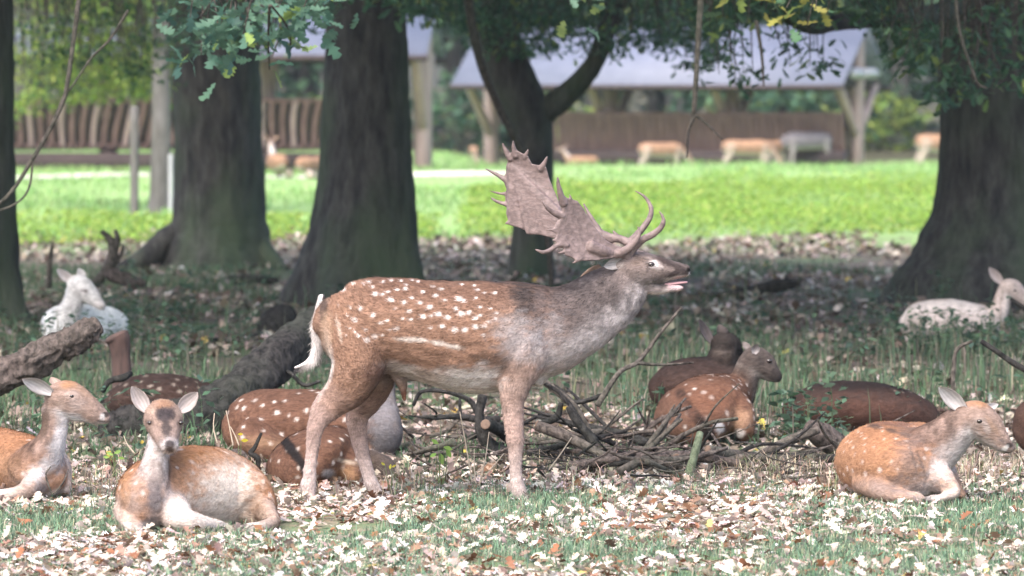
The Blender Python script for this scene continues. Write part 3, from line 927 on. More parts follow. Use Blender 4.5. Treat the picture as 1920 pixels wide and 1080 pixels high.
def coat(V, parts, pal, d0, belly=(-0.42, -0.72), spots=0, spot_r=(0.010, 0.016), marks=(), ridge_w=0.9, spot_up=(0.0, 0.93), seed=0, spot_list=None):
    pl = {k: np.array(v) for k, v in PALETTES[pal].items()}
    w, I = classify(V, parts)
    n1 = fbm(V * np.array([9, 9, 9]), 3, seed)[:, None]
    n2 = fbm(V * np.array([35, 60, 60]), 2, seed + 3)[:, None]
    col = np.zeros((len(V), 3)); trunk_w = np.zeros(len(V)); upt = np.zeros(len(V))
    flow = np.zeros((len(V), 3))
    for q, p in enumerate(parts):
        i = I[q]
        t = (i / (len(p['P']) - 1))[:, None]
        dd = V - p['P'][i]
        up = (np.einsum('ij,ij->i', dd, p['U'][i]) / p['b'][i])[:, None]
        up = np.clip(up + (n1 - 0.5) * 0.5, -1.3, 1.3)
        k = p['kind']
        if k in ('trunk', 'haunch'):
            c = pl['flank'] * (1 - sstep(0.3, 0.8, up)) + pl['back'] * sstep(0.3, 0.8, up)
            b = sstep(belly[0], belly[1], up) if k == 'trunk' else sstep(-0.75, -1.0, up)
            c = c * (1 - b) + pl['belly'] * b
            if k == 'trunk':
                sd = np.abs(np.einsum('ij,ij->i', dd, p['A'][i]) / p['a'][i])[:, None]
                r = sstep(ridge_w, ridge_w + 0.12, up)
                c = c * (1 - r) + pl['ridge'] * r
            if k == 'trunk' or p.get('spotted', True):
                trunk_w += w[q]; upt = np.where(w[q] > 0.4, up[:, 0], upt)
        elif k == 'neck':
            f = sstep(0.15, -0.75, up)
            c = pl['neck'] * (1 - f) + pl['throat'] * f
            g = sstep(0.55, 0.95, up)
            c = c * (1 - g) + pl['nape'] * g
            st_ = fbm(V * np.array([40, 40, 12]), 3, seed + 8)[:, None]; c = c * (0.25 + 1.5 * st_)
        elif k == 'head':
            c = pl['face'] * (1 - sstep(0.55, 0.95, t)) + pl['muzzle'] * sstep(0.55, 0.95, t)
            f = sstep(-0.45, -0.8, up)
            c = c * (1 - f) + pl['chin'] * f
        elif k == 'leg':
            f = sstep(0.25, 0.7, t)
            c = pl['leg'] * (1 - f) + pl['foot'] * f
            hf = sstep(0.955, 0.975, t)
            c = c * (1 - hf) + np.array([0.035, 0.03, 0.03]) * hf
        elif k == 'uleg':
            c = np.ones((len(V), 1)) * (pl['leg'] * 0.5 + pl['flank'] * 0.5)
        elif k == 'pale':
            c = np.ones((len(V), 1)) * pl['belly']
        else:
            c = np.ones((len(V), 1)) * pl['flank']
        col += w[q][:, None] * c
        flow += w[q][:, None] * p['T'][i] * (1 if k == 'leg' or k == 'uleg' else -1)
    n3 = fbm(V * np.array([55, 120, 120]), 2, seed + 6)[:, None]
    col *= (0.72 + 0.56 * n1) * (0.76 + 0.48 * n2) * (0.68 + 0.64 * n3)
    # spots
    if spot_list is not None:
        cand = np.asarray(spot_list)
        X = V[:, [0, 2]]
        for c in cand:
            r = c[3]
            dd = np.sqrt(((V[:, 0] - c[0]) / 1.25) ** 2 + (V[:, 2] - c[2]) ** 2)
            s = sstep(r * 1.35, r * 0.35, dd + (n2[:, 0] - 0.5) * r * 1.1)[:, None] * rng.uniform(0.6, 0.95)
            col = col * (1 - s) + pl['spot'] * s
    elif spots:
        r_ = np.random.default_rng(seed + 100)
        ok = np.where((trunk_w > 0.6) & (upt > spot_up[0]) & (upt < spot_up[1]))[0]
        chosen = []
        for v in r_.permutation(ok):
            if len(chosen) >= spots: break
            if not chosen or np.min(np.linalg.norm(V[chosen] - V[v], axis=1)) > 0.043: chosen.append(v)
        for v in chosen:
            r = r_.uniform(*spot_r)
            dd = np.linalg.norm(V - V[v], axis=1)
            s = sstep(r * 1.35, r * 0.35, dd + (n2[:, 0] - 0.5) * r * 1.1)[:, None] * r_.uniform(0.45, 0.9)
            col = col * (1 - s) + pl['spot'] * s
    PX, PY = to_px(V)   # coat markings, and some painted shade, were measured on the photograph
    for mk in marks:   # (px, py, rx px, ry px, colour, strength[, angle])
        x, z = PX - mk[0], mk[1] - PY; sc = 1.0
        a = math.radians(mk[6]) if len(mk) > 6 else 0
        xx = x * math.cos(a) + z * math.sin(a); zz = -x * math.sin(a) + z * math.cos(a)
        q = np.sqrt((xx / (mk[2] * sc)) ** 2 + (zz / (mk[3] * sc)) ** 2) + (n2[:, 0] - 0.5) * (0.5 if mk[2] < 15 else 1.1)
        s = (sstep(1.25, 0.55, q) if mk[2] < 15 else sstep(1.55, 0.15, q))[:, None] * mk[5]
        col = col * (1 - s) + np.array(mk[4]) * 0.66 * s
    flow += np.array([0, 0, -0.25])
    flow /= np.linalg.norm(flow, axis=1)[:, None] + 1e-9
    return np.clip(col, 0.004, 0.9), flow


def fur_mesh(V, Fs, Nn, col, flow, n, length, width, tilt=0.28):
    tri = []
    for f in Fs:
        if f.shape[1] == 4: tri += [f[:, [0, 1, 2]], f[:, [0, 2, 3]]]
        else: tri.append(f)
    T = np.vstack(tri)
    A = np.linalg.norm(np.cross(V[T[:, 1]] - V[T[:, 0]], V[T[:, 2]] - V[T[:, 0]]), axis=1)
    k = rng.choice(len(T), n, p=A / A.sum())
    r1, r2 = np.sqrt(rng.random(n)), rng.random(n)
    w = np.column_stack([1 - r1, r1 * (1 - r2), r1 * r2])
    P = np.einsum('nk,nkj->nj', w, V[T[k]]); nn = np.einsum('nk,nkj->nj', w, Nn[T[k]])
    nn /= np.linalg.norm(nn, axis=1)[:, None]
    c = np.einsum('nk,nkj->nj', w, col[T[k]]) * rng.uniform(0.55, 1.45, (n, 1))
    fl = flow[T[k, 0]] + rng.normal(0, 0.25, (n, 3))
    fl -= np.einsum('ij,ij->i', fl, nn)[:, None] * nn
    fl /= np.linalg.norm(fl, axis=1)[:, None] + 1e-9
    dr = fl + nn * (tilt * rng.uniform(0.2, 2.2, (n, 1)))
    dr /= np.linalg.norm(dr, axis=1)[:, None]
    s = np.cross(nn, dr); s *= (width / 2)
    L = length * rng.uniform(0.6, 1.3, (n, 1))
    b = P - nn * 0.002
    VV = np.stack([b + s, b - s, b + dr * L], 1).reshape(-1, 3)
    Fv = (np.arange(n) * 3)[:, None] + np.array([[0, 2, 1]])
    return VV, [Fv], np.repeat(np.clip(c, 0.004, 0.95), 3, 0)


def ear(base, tip, open_dir, width, cin, cout, edge=(0.2, 0.13, 0.1)):
    base, tip, o = map(lambda v: np.asarray(v, float), (base, tip, open_dir))
    ax = tip - base; L = np.linalg.norm(ax); ax /= L
    o = o - (o @ ax) * ax; o /= np.linalg.norm(o)
    s = np.cross(ax, o)
    nu, nv = 14, 11
    us = np.linspace(0, 1, nu); vs = np.linspace(-1, 1, nv)
    prof = np.interp(us, [0, .12, .35, .6, .82, .94, 1], [.42, .68, 1.0, .96, .62, .32, .06])
    V, C = [], []
    for sh in (0, 1):
        for i, u in enumerate(us):
            for v in vs:
                w = width / 2 * prof[i]
                cup = (1 - v * v) * w * (0.85 - 0.45 * u)
                th = 0.004 * (1 - v * v) + 0.0008
                p = base + ax * (u * L) + s * (v * w) - o * (cup + sh * th)
                p = p - o * 0.08 * L * math.sin(u * 2.2)
                V.append(p)
                if sh == 0:
                    k = sstep(0.72, 1.0, abs(v)) * 0.5 + sstep(0.85, 1.0, u) * 0.3
                    streak = 0.8 + 0.35 * math.sin(v * 9 + u * 3) ** 2
                    C.append(np.array(cin) * streak * (1 - k) + np.array(cout) * k)
                else:
                    C.append(np.array(cout))
    n = nu * nv
    f = []
    for i in range(nu - 1):
        for j in range(nv - 1):
            a = i * nv + j
            f.append((a, a + 1, a + nv + 1, a + nv)); f.append((n + a, n + a + nv, n + a + nv + 1, n + a + 1))
    for i in range(nu - 1):
        for j in (0, nv - 1):
            a = i * nv + j
            f.append((a, a + nv, n + a + nv, n + a) if j == 0 else (a, n + a, n + a + nv, a + nv))
    for j in range(nv - 1):
        a = (nu - 1) * nv + j
        f.append((a, a + 1, n + a + 1, n + a))
    return np.array(V), [np.array(f)], np.array(C)


def sphere(c, r, nu=12, nv=8):
    V, f = [], []
    r = np.asarray(r) * np.ones(3)
    for i in range(nv + 1):
        ph = math.pi * i / nv
        for j in range(nu):
            th = 2 * math.pi * j / nu
            V.append((math.sin(ph) * math.cos(th), math.sin(ph) * math.sin(th), math.cos(ph)))
    for i in range(nv):
        for j in range(nu):
            f.append((i * nu + j, i * nu + nu + j, i * nu + nu + (j + 1) % nu, i * nu + (j + 1) % nu))
    return np.array(V) * r + np.asarray(c, float), [np.array(f)]


def surf(V, px, py, d0, near=True, rad=4):
    """point of the body's surface seen at a photo pixel (near side) or its far-side twin"""
    X, Y = to_px(V)
    q = np.hypot(X - px, Y - py)
    m = q < max(rad, q.min() + 1.5)
    y = V[m, 1].min() if near else V[m, 1].max()
    return at(px, py, y)


def deer(name, label, d0, lofts, pal, voxel=0.008, smooth=5, fur=0, fur_len=0.016, fur_w=0.003, group=None, ears=(), eyes=(), base_px=None, cat="deer", eye_r=0.013, **kw):
    parts = []
    for kind, ref, rows in lofts:
        rf = {'Z': (0, 0, 1), 'X': (1, 0, 0), 'Y': (0, 1, 0)}[ref] if isinstance(ref, str) else ref
        parts.append(loft(SP(d0, rows), rf, 24, 7, kind))
    V, Fs, Nn = remesh(parts, voxel, smooth)
    # lying flesh rests on the ground
    g = gz(V[:, 0], V[:, 1]) - 0.012
    V[:, 2] = np.where(V[:, 2] < g, g + (V[:, 2] - g) * 0.15, V[:, 2])
    # loose small-scale unevenness of flesh and hair
    V += Nn * ((fbm(V * 14, 2, 3) - 0.5) * 0.010 + (fbm(V * 45, 2, 9) - 0.5) * 0.004)[:, None]
    c, flow = coat(V, parts, pal, d0, **kw)
    b = at(*base_px, d0) if base_px else np.array([V[:, 0].mean(), V[:, 1].mean(), 0])
    root = thing(name, (b[0], V[:, 1].mean(), float(gz(b[0], V[:, 1].mean()))), label, cat, group)
    body = part("body", V, Fs, M['coat'], root, c)
    if fur:
        fv, ff, fc = fur_mesh(V, Fs, Nn, c, flow, fur, fur_len, fur_w)
        fo = part("fur", fv, ff, M['fur'], root, fc, smooth=False)
        fo["kind"] = "stuff"
    pl = PALETTES[pal]
    for e in ears:   # base px, base dy, tip px, tip dy, open dir, width px [, cin]
        ev, ef, ec = ear(at(e[0], e[1], d0 + e[2]), at(e[3], e[4], d0 + e[5]), e[6], e[7] * d0 / F,
                         tuple(0.68 * np.array(e[8])) if len(e) > 8 else (0.34, 0.3, 0.29), e[9] if len(e) > 9 else tuple(np.array(pl['face']) * 0.8))
        part("ear", ev, ef, M['ear'], root, ec)
    for e in eyes:   # px, py, near
        p = surf(V, e[0], e[1], d0, e[2])
        s = -1 if e[2] else 1
        sv, sf = sphere(p + np.array([0, -s * eye_r * 0.45, 0]), (eye_r * 1.25, eye_r * 0.8, eye_r * 0.85))
        part("eye", sv, sf, M['eye'], root)
    return root, V, c


DK = (0.02, 0.017, 0.017)
WH = (0.68, 0.64, 0.62)
PK = (0.62, 0.40, 0.40)


def build_stag():
    d0 = 20.0
    n, f = -0.105, 0.105
    L = [
        ('trunk', 'Z', [(612, 596, 0, 40, 42), (640, 604, 0, 66, 74), (690, 610, 0, 80, 90), (750, 612, 0, 86, 91), (810, 622, 0, 90, 98), (870, 631, 0, 92, 106), (925, 631, 0, 90, 105), (970, 624, 0, 82, 98), (1010, 622, 0, 70, 88), (1035, 628, 0, 58, 76)]),
        ('neck', 'Z', [(985, 628, 0, 72, 92), (1030, 620, 0, 66, 84), (1075, 602, 0, 58, 72), (1115, 578, 0, 50, 66), (1150, 553, 0, 44, 60), (1178, 528, 0, 37, 48)]),
        ('head', 'Z', [(1158, 517, 0, 30, 36), (1185, 507, 0, 36, 38), (1212, 506, 0, 36, 34), (1236, 506, 0, 30, 26), (1258, 507, 0, 23, 18.5), (1277, 508, 0, 19, 14), (1288, 508, 0, 16, 11)]),
        ('head', 'Z', [(1190, 528, 0, 22, 18), (1215, 536, 0, 19, 15), (1238, 542, 0, 16, 10), (1256, 540, 0, 14, 8), (1272, 540, 0, 12, 6.5), (1280, 541, 0, 10, 5)]),
        ('haunch', 'X', [(665, 570, n * .55, 46, 54), (668, 630, n * .7, 52, 60), (672, 680, n, 46, 52), (655, 722, n, 34, 44), (628, 755, n, 22, 30)]),
        ('haunch', 'X', [(668, 580, f * .5, 46, 54), (676, 640, f * .7, 50, 56), (700, 690, f, 42, 46), (698, 730, f, 30, 34), (680, 765, f, 20, 25)]),
        ('leg', 'X', [(640, 738, n, 25, 34), (610, 768, n, 17, 27), (594, 795, n, 13, 18), (588, 830, n, 11, 13.5), (583, 870, n, 10, 11.5), (580, 896, n, 11, 12.5), (578, 912, n, 12, 15), (580, 928, n, 11, 11), (583, 944, n, 12, 13)]),
        ('leg', 'X', [(690, 745, f, 22, 28), (670, 780, f, 15, 23), (672, 815, f, 12, 17), (679, 850, f, 11, 14), (691, 890, f, 10, 12), (697, 908, f, 11.5, 13), (704, 920, f, 10, 12), (712, 936, f, 11, 13)]),
        ('uleg', 'X', [(985, 600, n * .8, 32, 44), (985, 660, n, 36, 46), (968, 710, n, 28, 34), (961, 745, n, 20, 24)]),
        ('leg', 'X', [(962, 725, n, 22, 27), (962, 765, n, 17, 20.5), (964, 800, n, 15, 17.5), (966, 825, n, 15, 17.5), (966, 843, n, 12, 13.5), (967, 880, n, 10, 11.5), (969, 906, n, 11, 12.5), (972, 922, n, 12, 14), (978, 935, n, 11, 12), (984, 949, n, 13, 13)]),
        ('uleg', 'X', [(985, 600, f * .8, 32, 44), (985, 660, f, 36, 44), (972, 710, f, 26, 30), (966, 745, f, 19, 22)]),
        ('leg', 'X', [(966, 725, f, 20, 24), (964, 765, f, 16, 18), (966, 800, f, 14, 15.5), (968, 825, f, 14, 15.5), (967, 843, f, 11, 12), (968, 880, f, 9.5, 10.5), (970, 906, f, 10.5, 11), (972, 920, f, 11, 12), (976, 931, f, 11, 11)]),
        ('pale', 'X', [(1016, 650, 0, 36, 30), (1010, 690, 0, 32, 28), (1003, 712, 0, 26, 20)]),
        ('trunkx', 'X', [(742, 690, 0, 16, 18), (752, 715, 0, 12, 12), (757, 735, 0, 7, 7), (759, 752, 0, 3, 4)]),
    ]
    # spots traced from the photograph (crop of 540..1020 x 500..960 at 2.348 px per px)
    sp = [(320, 185, 11), (375, 215, 12), (293, 235, 12), (385, 122, 11), (415, 125, 9), (440, 115, 10), (455, 147, 13), (513, 160, 12), (515, 100, 10), (583, 160, 11), (593, 113, 9), (535, 197, 11), (473, 185, 8), (437, 237, 9),
          (410, 250, 10), (482, 272, 11), (447, 278, 8), (343, 280, 9), (380, 308, 12), (348, 325, 12), (310, 305, 9), (295, 288, 7), (273, 272, 6), (255, 303, 7), (505, 230, 7), (542, 233, 8), (598, 220, 11), (630, 217, 9), (663, 208, 13),
          (705, 225, 12), (625, 178, 13), (690, 150, 10), (652, 130, 9), (755, 143, 13), (778, 153, 10), (740, 185, 9), (765, 208, 13), (800, 203, 11), (680, 260, 11), (735, 278, 13), (782, 277, 13), (825, 263, 12), (866, 261, 12), (828, 140, 8),
          (835, 108, 8), (848, 180, 9), (828, 228, 9), (848, 215, 8), (912, 120, 8), (865, 118, 6), (545, 140, 9), (630, 270, 8), (415, 303, 6), (452, 67, 8), (415, 72, 8), (370, 92, 8), (330, 82, 7), (283, 82, 8), (240, 112, 8), (275, 183, 7),
          (262, 218, 6), (220, 175, 6), (356, 72, 8), (300, 62, 7), (495, 68, 7), (543, 66, 6), (570, 72, 7), (675, 104, 8), (640, 92, 6), (820, 88, 6), (765, 84, 6), (893, 185, 8), (920, 205, 8), (885, 240, 9), (912, 230, 7), (862, 300, 6), (480, 105, 7), (520, 85, 6)]
    sl = []
    for x, y, r in sp:
        p = at(540 + x / 2.348, 500 + y / 2.348, d0 - 0.2)
        sl.append((p[0], p[1], p[2], r / 2.348 * d0 / F * 0.86))
    gr = (0.165, 0.135, 0.135)
    marks = [
        (985, 555, 30, 60, (0.05, 0.042, 0.042), 0.9), (1012, 590, 14, 60, (0.11, 0.09, 0.09), 0.6), (1050, 560, 34, 34, (0.085, 0.07, 0.07), 0.7), (1100, 560, 40, 30, (0.10, 0.082, 0.08), 0.6), (1080, 605, 50, 40, (0.13, 0.11, 0.11), 0.5), (1140, 540, 30, 26, (0.10, 0.082, 0.08), 0.6), (1000, 640, 6, 40, (0.12, 0.1, 0.1), 0.6),
        (975, 640, 44, 42, (0.40, 0.37, 0.38), 0.7), (955, 610, 34, 26, (0.36, 0.31, 0.30), 0.5), (1035, 630, 26, 40, (0.34, 0.31, 0.32), 0.5), (1090, 648, 55, 26, (0.52, 0.47, 0.47), 0.65, 24), (1040, 672, 34, 26, (0.48, 0.43, 0.42), 0.6),
        (925, 676, 34, 12, (0.10, 0.065, 0.05), 0.75, -8), (965, 690, 26, 14, (0.17, 0.12, 0.1), 0.5),
        (870, 712, 62, 20, (0.72, 0.66, 0.63), 0.85, -6), (912, 706, 24, 22, (0.74, 0.68, 0.66), 0.7), (795, 705, 32, 11, (0.40, 0.29, 0.23), 0.6, -22),
        (715, 700, 45, 16, (0.13, 0.065, 0.05), 0.65, 8), (690, 745, 24, 26, (0.105, 0.075, 0.068), 0.0),  # crease between flank and thigh, its shade painted into the coat
        (775, 637, 30, 4.5, (0.70, 0.62, 0.56), 0.85, -4), (835, 646, 38, 4.5, (0.70, 0.62, 0.56), 0.85, -11), (636, 615, 4, 26, (0.62, 0.50, 0.42), 0.7, 10),
        (607, 580, 9, 30, (0.035, 0.03, 0.03), 0.75), (614, 625, 12, 45, (0.50, 0.34, 0.24), 0.6),
        (759, 745, 8, 14, (0.20, 0.09, 0.06), 0.8),
        # face
        (1226, 495, 11, 8, (0.80, 0.73, 0.71), 0.85), (1236, 501, 9, 6, (0.55, 0.48, 0.46), 0.7), (1219, 496, 7, 5, (0.05, 0.035, 0.03), 0.9),
        (1252, 493, 14, 6, (0.06, 0.045, 0.043), 0.85, -28), (1272, 501, 14, 6, (0.055, 0.042, 0.04), 0.85, -20), (1240, 486, 12, 5, (0.09, 0.065, 0.06), 0.8, -30), (1264, 513, 14, 6, (0.06, 0.045, 0.045), 0.85, 20), (1284, 508, 8, 7, (0.05, 0.04, 0.04), 0.8), (1291, 506, 5, 4, (0.015, 0.013, 0.013), 0.95), (1294, 513, 3.5, 4, (0.6, 0.56, 0.55), 0.9),
        (1275, 520, 14.5, 3.0, (0.60, 0.42, 0.42), 0.85, 6), (1268, 527, 18, 3.5, (0.06, 0.035, 0.035), 0.85, 6), (1266, 539, 14.5, 8, (0.80, 0.58, 0.60), 0.9), (1236, 531, 14.5, 10, (0.07, 0.058, 0.057), 0.75), (1215, 538, 14, 8, (0.10, 0.085, 0.085), 0.6),
        (1245, 548, 30, 5, (0.55, 0.50, 0.48), 0.6, 20), (1160, 495, 10, 8, (0.5, 0.45, 0.43), 0.35), (1195, 490, 16, 12, (0.26, 0.185, 0.15), 0.5), (1205, 535, 30, 16, (0.20, 0.165, 0.16), 0.5),
        (1060, 538, 60, 6, (0.05, 0.04, 0.04), 0.6, 2),
    ]
    root, V, c = deer("fallow_stag", "spotted fallow stag with broad palmate antlers standing and bellowing", d0, L, 'stag', voxel=0.0062, smooth=5,
                      fur=70000, fur_len=0.018, fur_w=0.0038, base_px=(800, 942), spot_list=sl, marks=marks, ridge_w=0.93, seed=4, belly=(-0.66, -0.95),
                      ears=[(1173, 491, -.05, 1135, 500, -.12, (0.4, -1, -0.1), 22, (0.46, 0.42, 0.41), (0.16, 0.13, 0.12)),
                            (1124, 500, .05, 1074, 536, .13, (-.35, -0.9, 0.35), 26, (0.34, 0.24, 0.19), (0.22, 0.15, 0.12))],
                      eyes=[(1221, 496, True), (1221, 496, False)], eye_r=0.0125)
    # tongue and lower lip
    st = SP(d0, [(1246, 533, 0, 8, 3), (1260, 532, 0, 10, 3.5), (1276, 530, 0, 9, 3), (1288, 529, 0, 6, 2)])
    t = loft(st, (0, 0, 1), 14, 5)
    part("tongue", t['V'], t['F'], M['tongue'], root)
    # tail
    st = SP(d0, [(604, 556, 0, 8, 7), (599, 580, .0, 11, 8), (597, 610, 0, 13, 9), (598, 640, 0, 12, 9), (592, 662, 0, 10, 8), (576, 680, 0, 7, 5), (553, 690, 0, 2.5, 2)])
    t = loft(st, (1, 0, 0), 14, 6)
    tv = t['V'] + (fbm(t['V'] * 60, 2, 5)[:, None] - 0.5) * 0.006
    tc = np.ones((len(tv), 3)) * np.array((0.50, 0.46, 0.45))
    edge = at(607, 600, d0)[0]
    tc[(tv[:, 0] > edge - 0.004) & (tv[:, 2] > at(600, 630, d0)[2])] = (0.05, 0.045, 0.045)
    tl = part("tail", tv, t['F'], M['coat'], root, tc)
    nn = tv - np.repeat(tv.mean(0)[None], len(tv), 0); nn[:, 2] = 0; nn /= np.linalg.norm(nn, axis=1)[:, None] + 1e-6
    fl = np.tile(np.array([-0.25, 0, -1.0]), (len(tv), 1))
    fv, ff, fc = fur_mesh(tv, t['F'], nn, tc, fl, 3500, 0.035, 0.0025, 0.25)
    o = part("tail_hair", fv, ff, M['fur'], root, fc, smooth=False); o["kind"] = "stuff"
    build_antlers(root, d0)


def build_antlers(root, d0):
    K = 2.5705
    cp = lambda pts: np.array([(880 + x / K, 250 + y / K) for x, y in pts])

    def plate(poly, dfun, th):
        """plate with its own depth at every point, traced outline"""
        P2 = cp(poly); n = len(P2)
        dd = np.array([dfun(x, y) for x, y in P2])
        Fv = at(P2[:, 0], P2[:, 1], d0 + dd - th / 2); Bv = at(P2[:, 0], P2[:, 1], d0 + dd + th / 2)
        V = np.vstack([Fv, Bv])
        # triangulate the outline by ear clipping in 2D
        idx = list(range(n)); tris = []
        area = 0.5 * np.sum(P2[:, 0] * np.roll(P2[:, 1], -1) - np.roll(P2[:, 0], -1) * P2[:, 1])
        sgn = 1 if area > 0 else -1
        cr = lambda a, b, c: ((P2[b, 0] - P2[a, 0]) * (P2[c, 1] - P2[a, 1]) - (P2[b, 1] - P2[a, 1]) * (P2[c, 0] - P2[a, 0])) * sgn
        guard = 0
        while len(idx) > 3 and guard < 4000:
            guard += 1; done = False
            for i in range(len(idx)):
                a, b, c = idx[i - 1], idx[i], idx[(i + 1) % len(idx)]
                if cr(a, b, c) <= 0: continue
                if any(cr(a, b, q) >= 0 and cr(b, c, q) >= 0 and cr(c, a, q) >= 0 for q in idx if q not in (a, b, c)): continue
                tris.append((a, b, c)); idx.pop(i); done = True; break
            if not done: idx.pop(0)
        tris.append(tuple(idx))
        t = np.array(tris)
        side = np.array([(i, (i + 1) % n, n + (i + 1) % n, n + i) for i in range(n)])
        return dict(V=V, F=[np.vstack([t, (t + n)[:, ::-1]]), side])

    def tine(rows, ref='Z'):
        r = np.array(rows, float)
        r[:, :2] = cp(r[:, :2])
        return loft(SP(d0, [(x, y, dy, w / K, w / K) for x, y, dy, w in r]), (0, 1, 0), 12, 6)

    def finish(parts, seed, name="antler"):
        V, Fs, Nn = remesh(parts, 0.0036, 3)
        q = fbm(V * np.array([26, 26, 26]), 3, seed)[:, None]
        g = (np.abs(fbm(V * np.array([34, 10, 34]), 2, seed + 4) - 0.5) * 2)
        V = V + Nn * ((0.5 - g) * 0.0025)[:, None]
        c = np.array((0.105, 0.074, 0.070)) * (1 - q) + np.array((0.175, 0.130, 0.124)) * q
        c = c * (0.84 + 0.22 * sstep(0.02, 0.25, g))[:, None]
        return part(name, V, Fs, M['antler'], root, c)

    # antler of the far side
    base_d = 0.05
    fd = lambda x, y: 0.06 + 0.15 * (1 - np.clip((x - 915) / 200, 0, 1)) + 0.05 * math.sin((y - 270) / 60)
    palm = [(190, 98), (230, 84), (255, 97), (283, 112), (300, 147), (330, 154), (360, 150), (372, 170), (386, 222), (420, 300), (442, 362), (500, 400), (560, 440), (560, 490), (500, 520), (440, 515), (400, 505), (340, 488), (274, 486), (268, 465), (210, 446),
            (172, 434), (187, 420), (178, 385), (180, 358), (174, 330), (172, 300), (180, 268), (168, 240), (168, 205), (178, 188), (178, 160), (188, 130)]
    P = [plate(palm, fd, 0.013)]
    f = lambda x, y: fd(880 + x / K, 250 + y / K)
    P += [tine([(200, 125, f(200, 125), 17), (182, 95, f(180, 95), 13), (168, 68, f(165, 70), 8), (160, 48, f(160, 48), 3.5)]),
          tine([(225, 110, f(225, 110), 18), (216, 80, f(216, 80), 12), (212, 58, f(212, 60), 8), (211, 38, f(211, 38), 4)]),
          tine([(268, 118, f(268, 118), 13), (276, 98, f(276, 98), 9), (283, 80, f(283, 80), 4)]),
          tine([(345, 175, f(345, 175), 17), (358, 150, f(358, 150), 13), (368, 130, f(368, 130), 9), (375, 113, f(375, 113), 4)]),
          tine([(190, 235, f(190, 235), 17), (160, 215, f(160, 215), 12), (125, 195, f(125, 195), 8), (78, 171, f(78, 171), 3)]),
          tine([(190, 292, f(190, 292), 11), (150, 290, f(150, 290), 6.5), (100, 279, f(100, 279), 2.5)]),
          tine([(190, 345, f(190, 345), 15), (160, 337, f(160, 337), 10), (130, 327, f(130, 327), 8), (106, 312, f(106, 312), 4)]),
          tine([(200, 430, f(200, 430), 10), (172, 435, f(172, 435), 4)]),
          # beam
          tine([(800, 575, 0.035, 22), (780, 540, 0.05, 21), (735, 512, 0.07, 20), (690, 505, 0.085, 20), (640, 490, 0.10, 24), (580, 465, 0.11, 30), (500, 450, 0.12, 34)]),
          tine([(690, 515, 0.085, 17), (650, 500, 0.09, 15), (615, 450, 0.10, 13), (580, 395, 0.11, 10), (550, 338, 0.12, 4)]),
          tine([(745, 520, 0.07, 16), (715, 497, 0.075, 11), (693, 470, 0.08, 4)]),
          # long brow tine
          tine([(760, 535, 0.06, 18), (800, 497, 0.06, 17), (845, 445, 0.065, 15), (872, 400, 0.075, 13), (876, 360, 0.08, 11), (855, 318, 0.085, 8), (828, 293, 0.085, 5.5), (798, 277, 0.085, 2.5)])]
    finish(P, 3)
    # antler of the near side
    nd = lambda x, y: -0.06 - 0.17 * (1 - np.clip((x - 1010) / 170, 0, 1)) + 0.03 * math.sin((y - 340) / 50)
    palm = [(745, 560), (690, 602), (620, 612), (550, 616), (512, 612), (495, 600), (462, 588), (452, 548), (430, 530), (396, 515), (416, 505), (420, 490), (402, 470), (415, 440), (432, 408), (446, 375), (440, 340), (436, 300), (450, 292), (470, 312), (520, 326),
            (545, 356), (580, 412), (620, 472), (652, 512), (700, 540), (740, 548)]
    P = [plate(palm, nd, 0.013)]
    f = lambda x, y: nd(880 + x / K, 250 + y / K)
    P += [tine([(455, 340, f(455, 340), 20), (440, 295, f(440, 295), 15), (430, 250, f(430, 250), 10), (425, 212, f(425, 212), 5)]),
          tine([(487, 325, f(487, 325), 9), (488, 310, f(487, 310), 6), (484, 295, f(484, 295), 3)]),
          tine([(450, 400, f(450, 400), 19), (410, 385, f(410, 385), 13), (375, 360, f(375, 360), 9), (347, 326, f(347, 326), 3.5)]),
          tine([(430, 468, f(430, 468), 10), (400, 466, f(400, 466), 6), (371, 464, f(371, 464), 3)]),
          tine([(470, 540, f(470, 540), 17), (425, 540, f(425, 540), 12), (390, 562, f(390, 562), 11), (355, 573, f(355, 573), 9), (318, 559, f(318, 559), 3.5)]),
          tine([(485, 570, f(485, 570), 10), (455, 572, f(455, 572), 8), (430, 578, f(430, 578), 4)]),
          tine([(540, 605, f(540, 605), 10), (515, 618, f(515, 618), 6), (495, 626, f(495, 626), 3)]),
          # beam and pedicle
          tine([(775, 618, -0.045, 22), (765, 592, -0.05, 22), (735, 580, -0.055, 24), (690, 578, -0.06, 27), (640, 570, f(640, 570), 30), (580, 545, f(580, 545), 34)]),
          # spike rising from the beam
          tine([(705, 585, -0.07, 20), (750, 565, -0.085, 20), (790, 532, -0.095, 17), (815, 497, -0.10, 12), (818, 470, -0.10, 8), (811, 446, -0.10, 3)]),
          # brow tine
          tine([(770, 580, -0.055, 21), (800, 545, -0.06, 19), (840, 510, -0.07, 18), (885, 487, -0.08, 16), (920, 458, -0.09, 14), (936, 425, -0.095, 11), (930, 398, -0.095, 7), (915, 376, -0.095, 3)])]
    finish(P, 8)


build_stag()


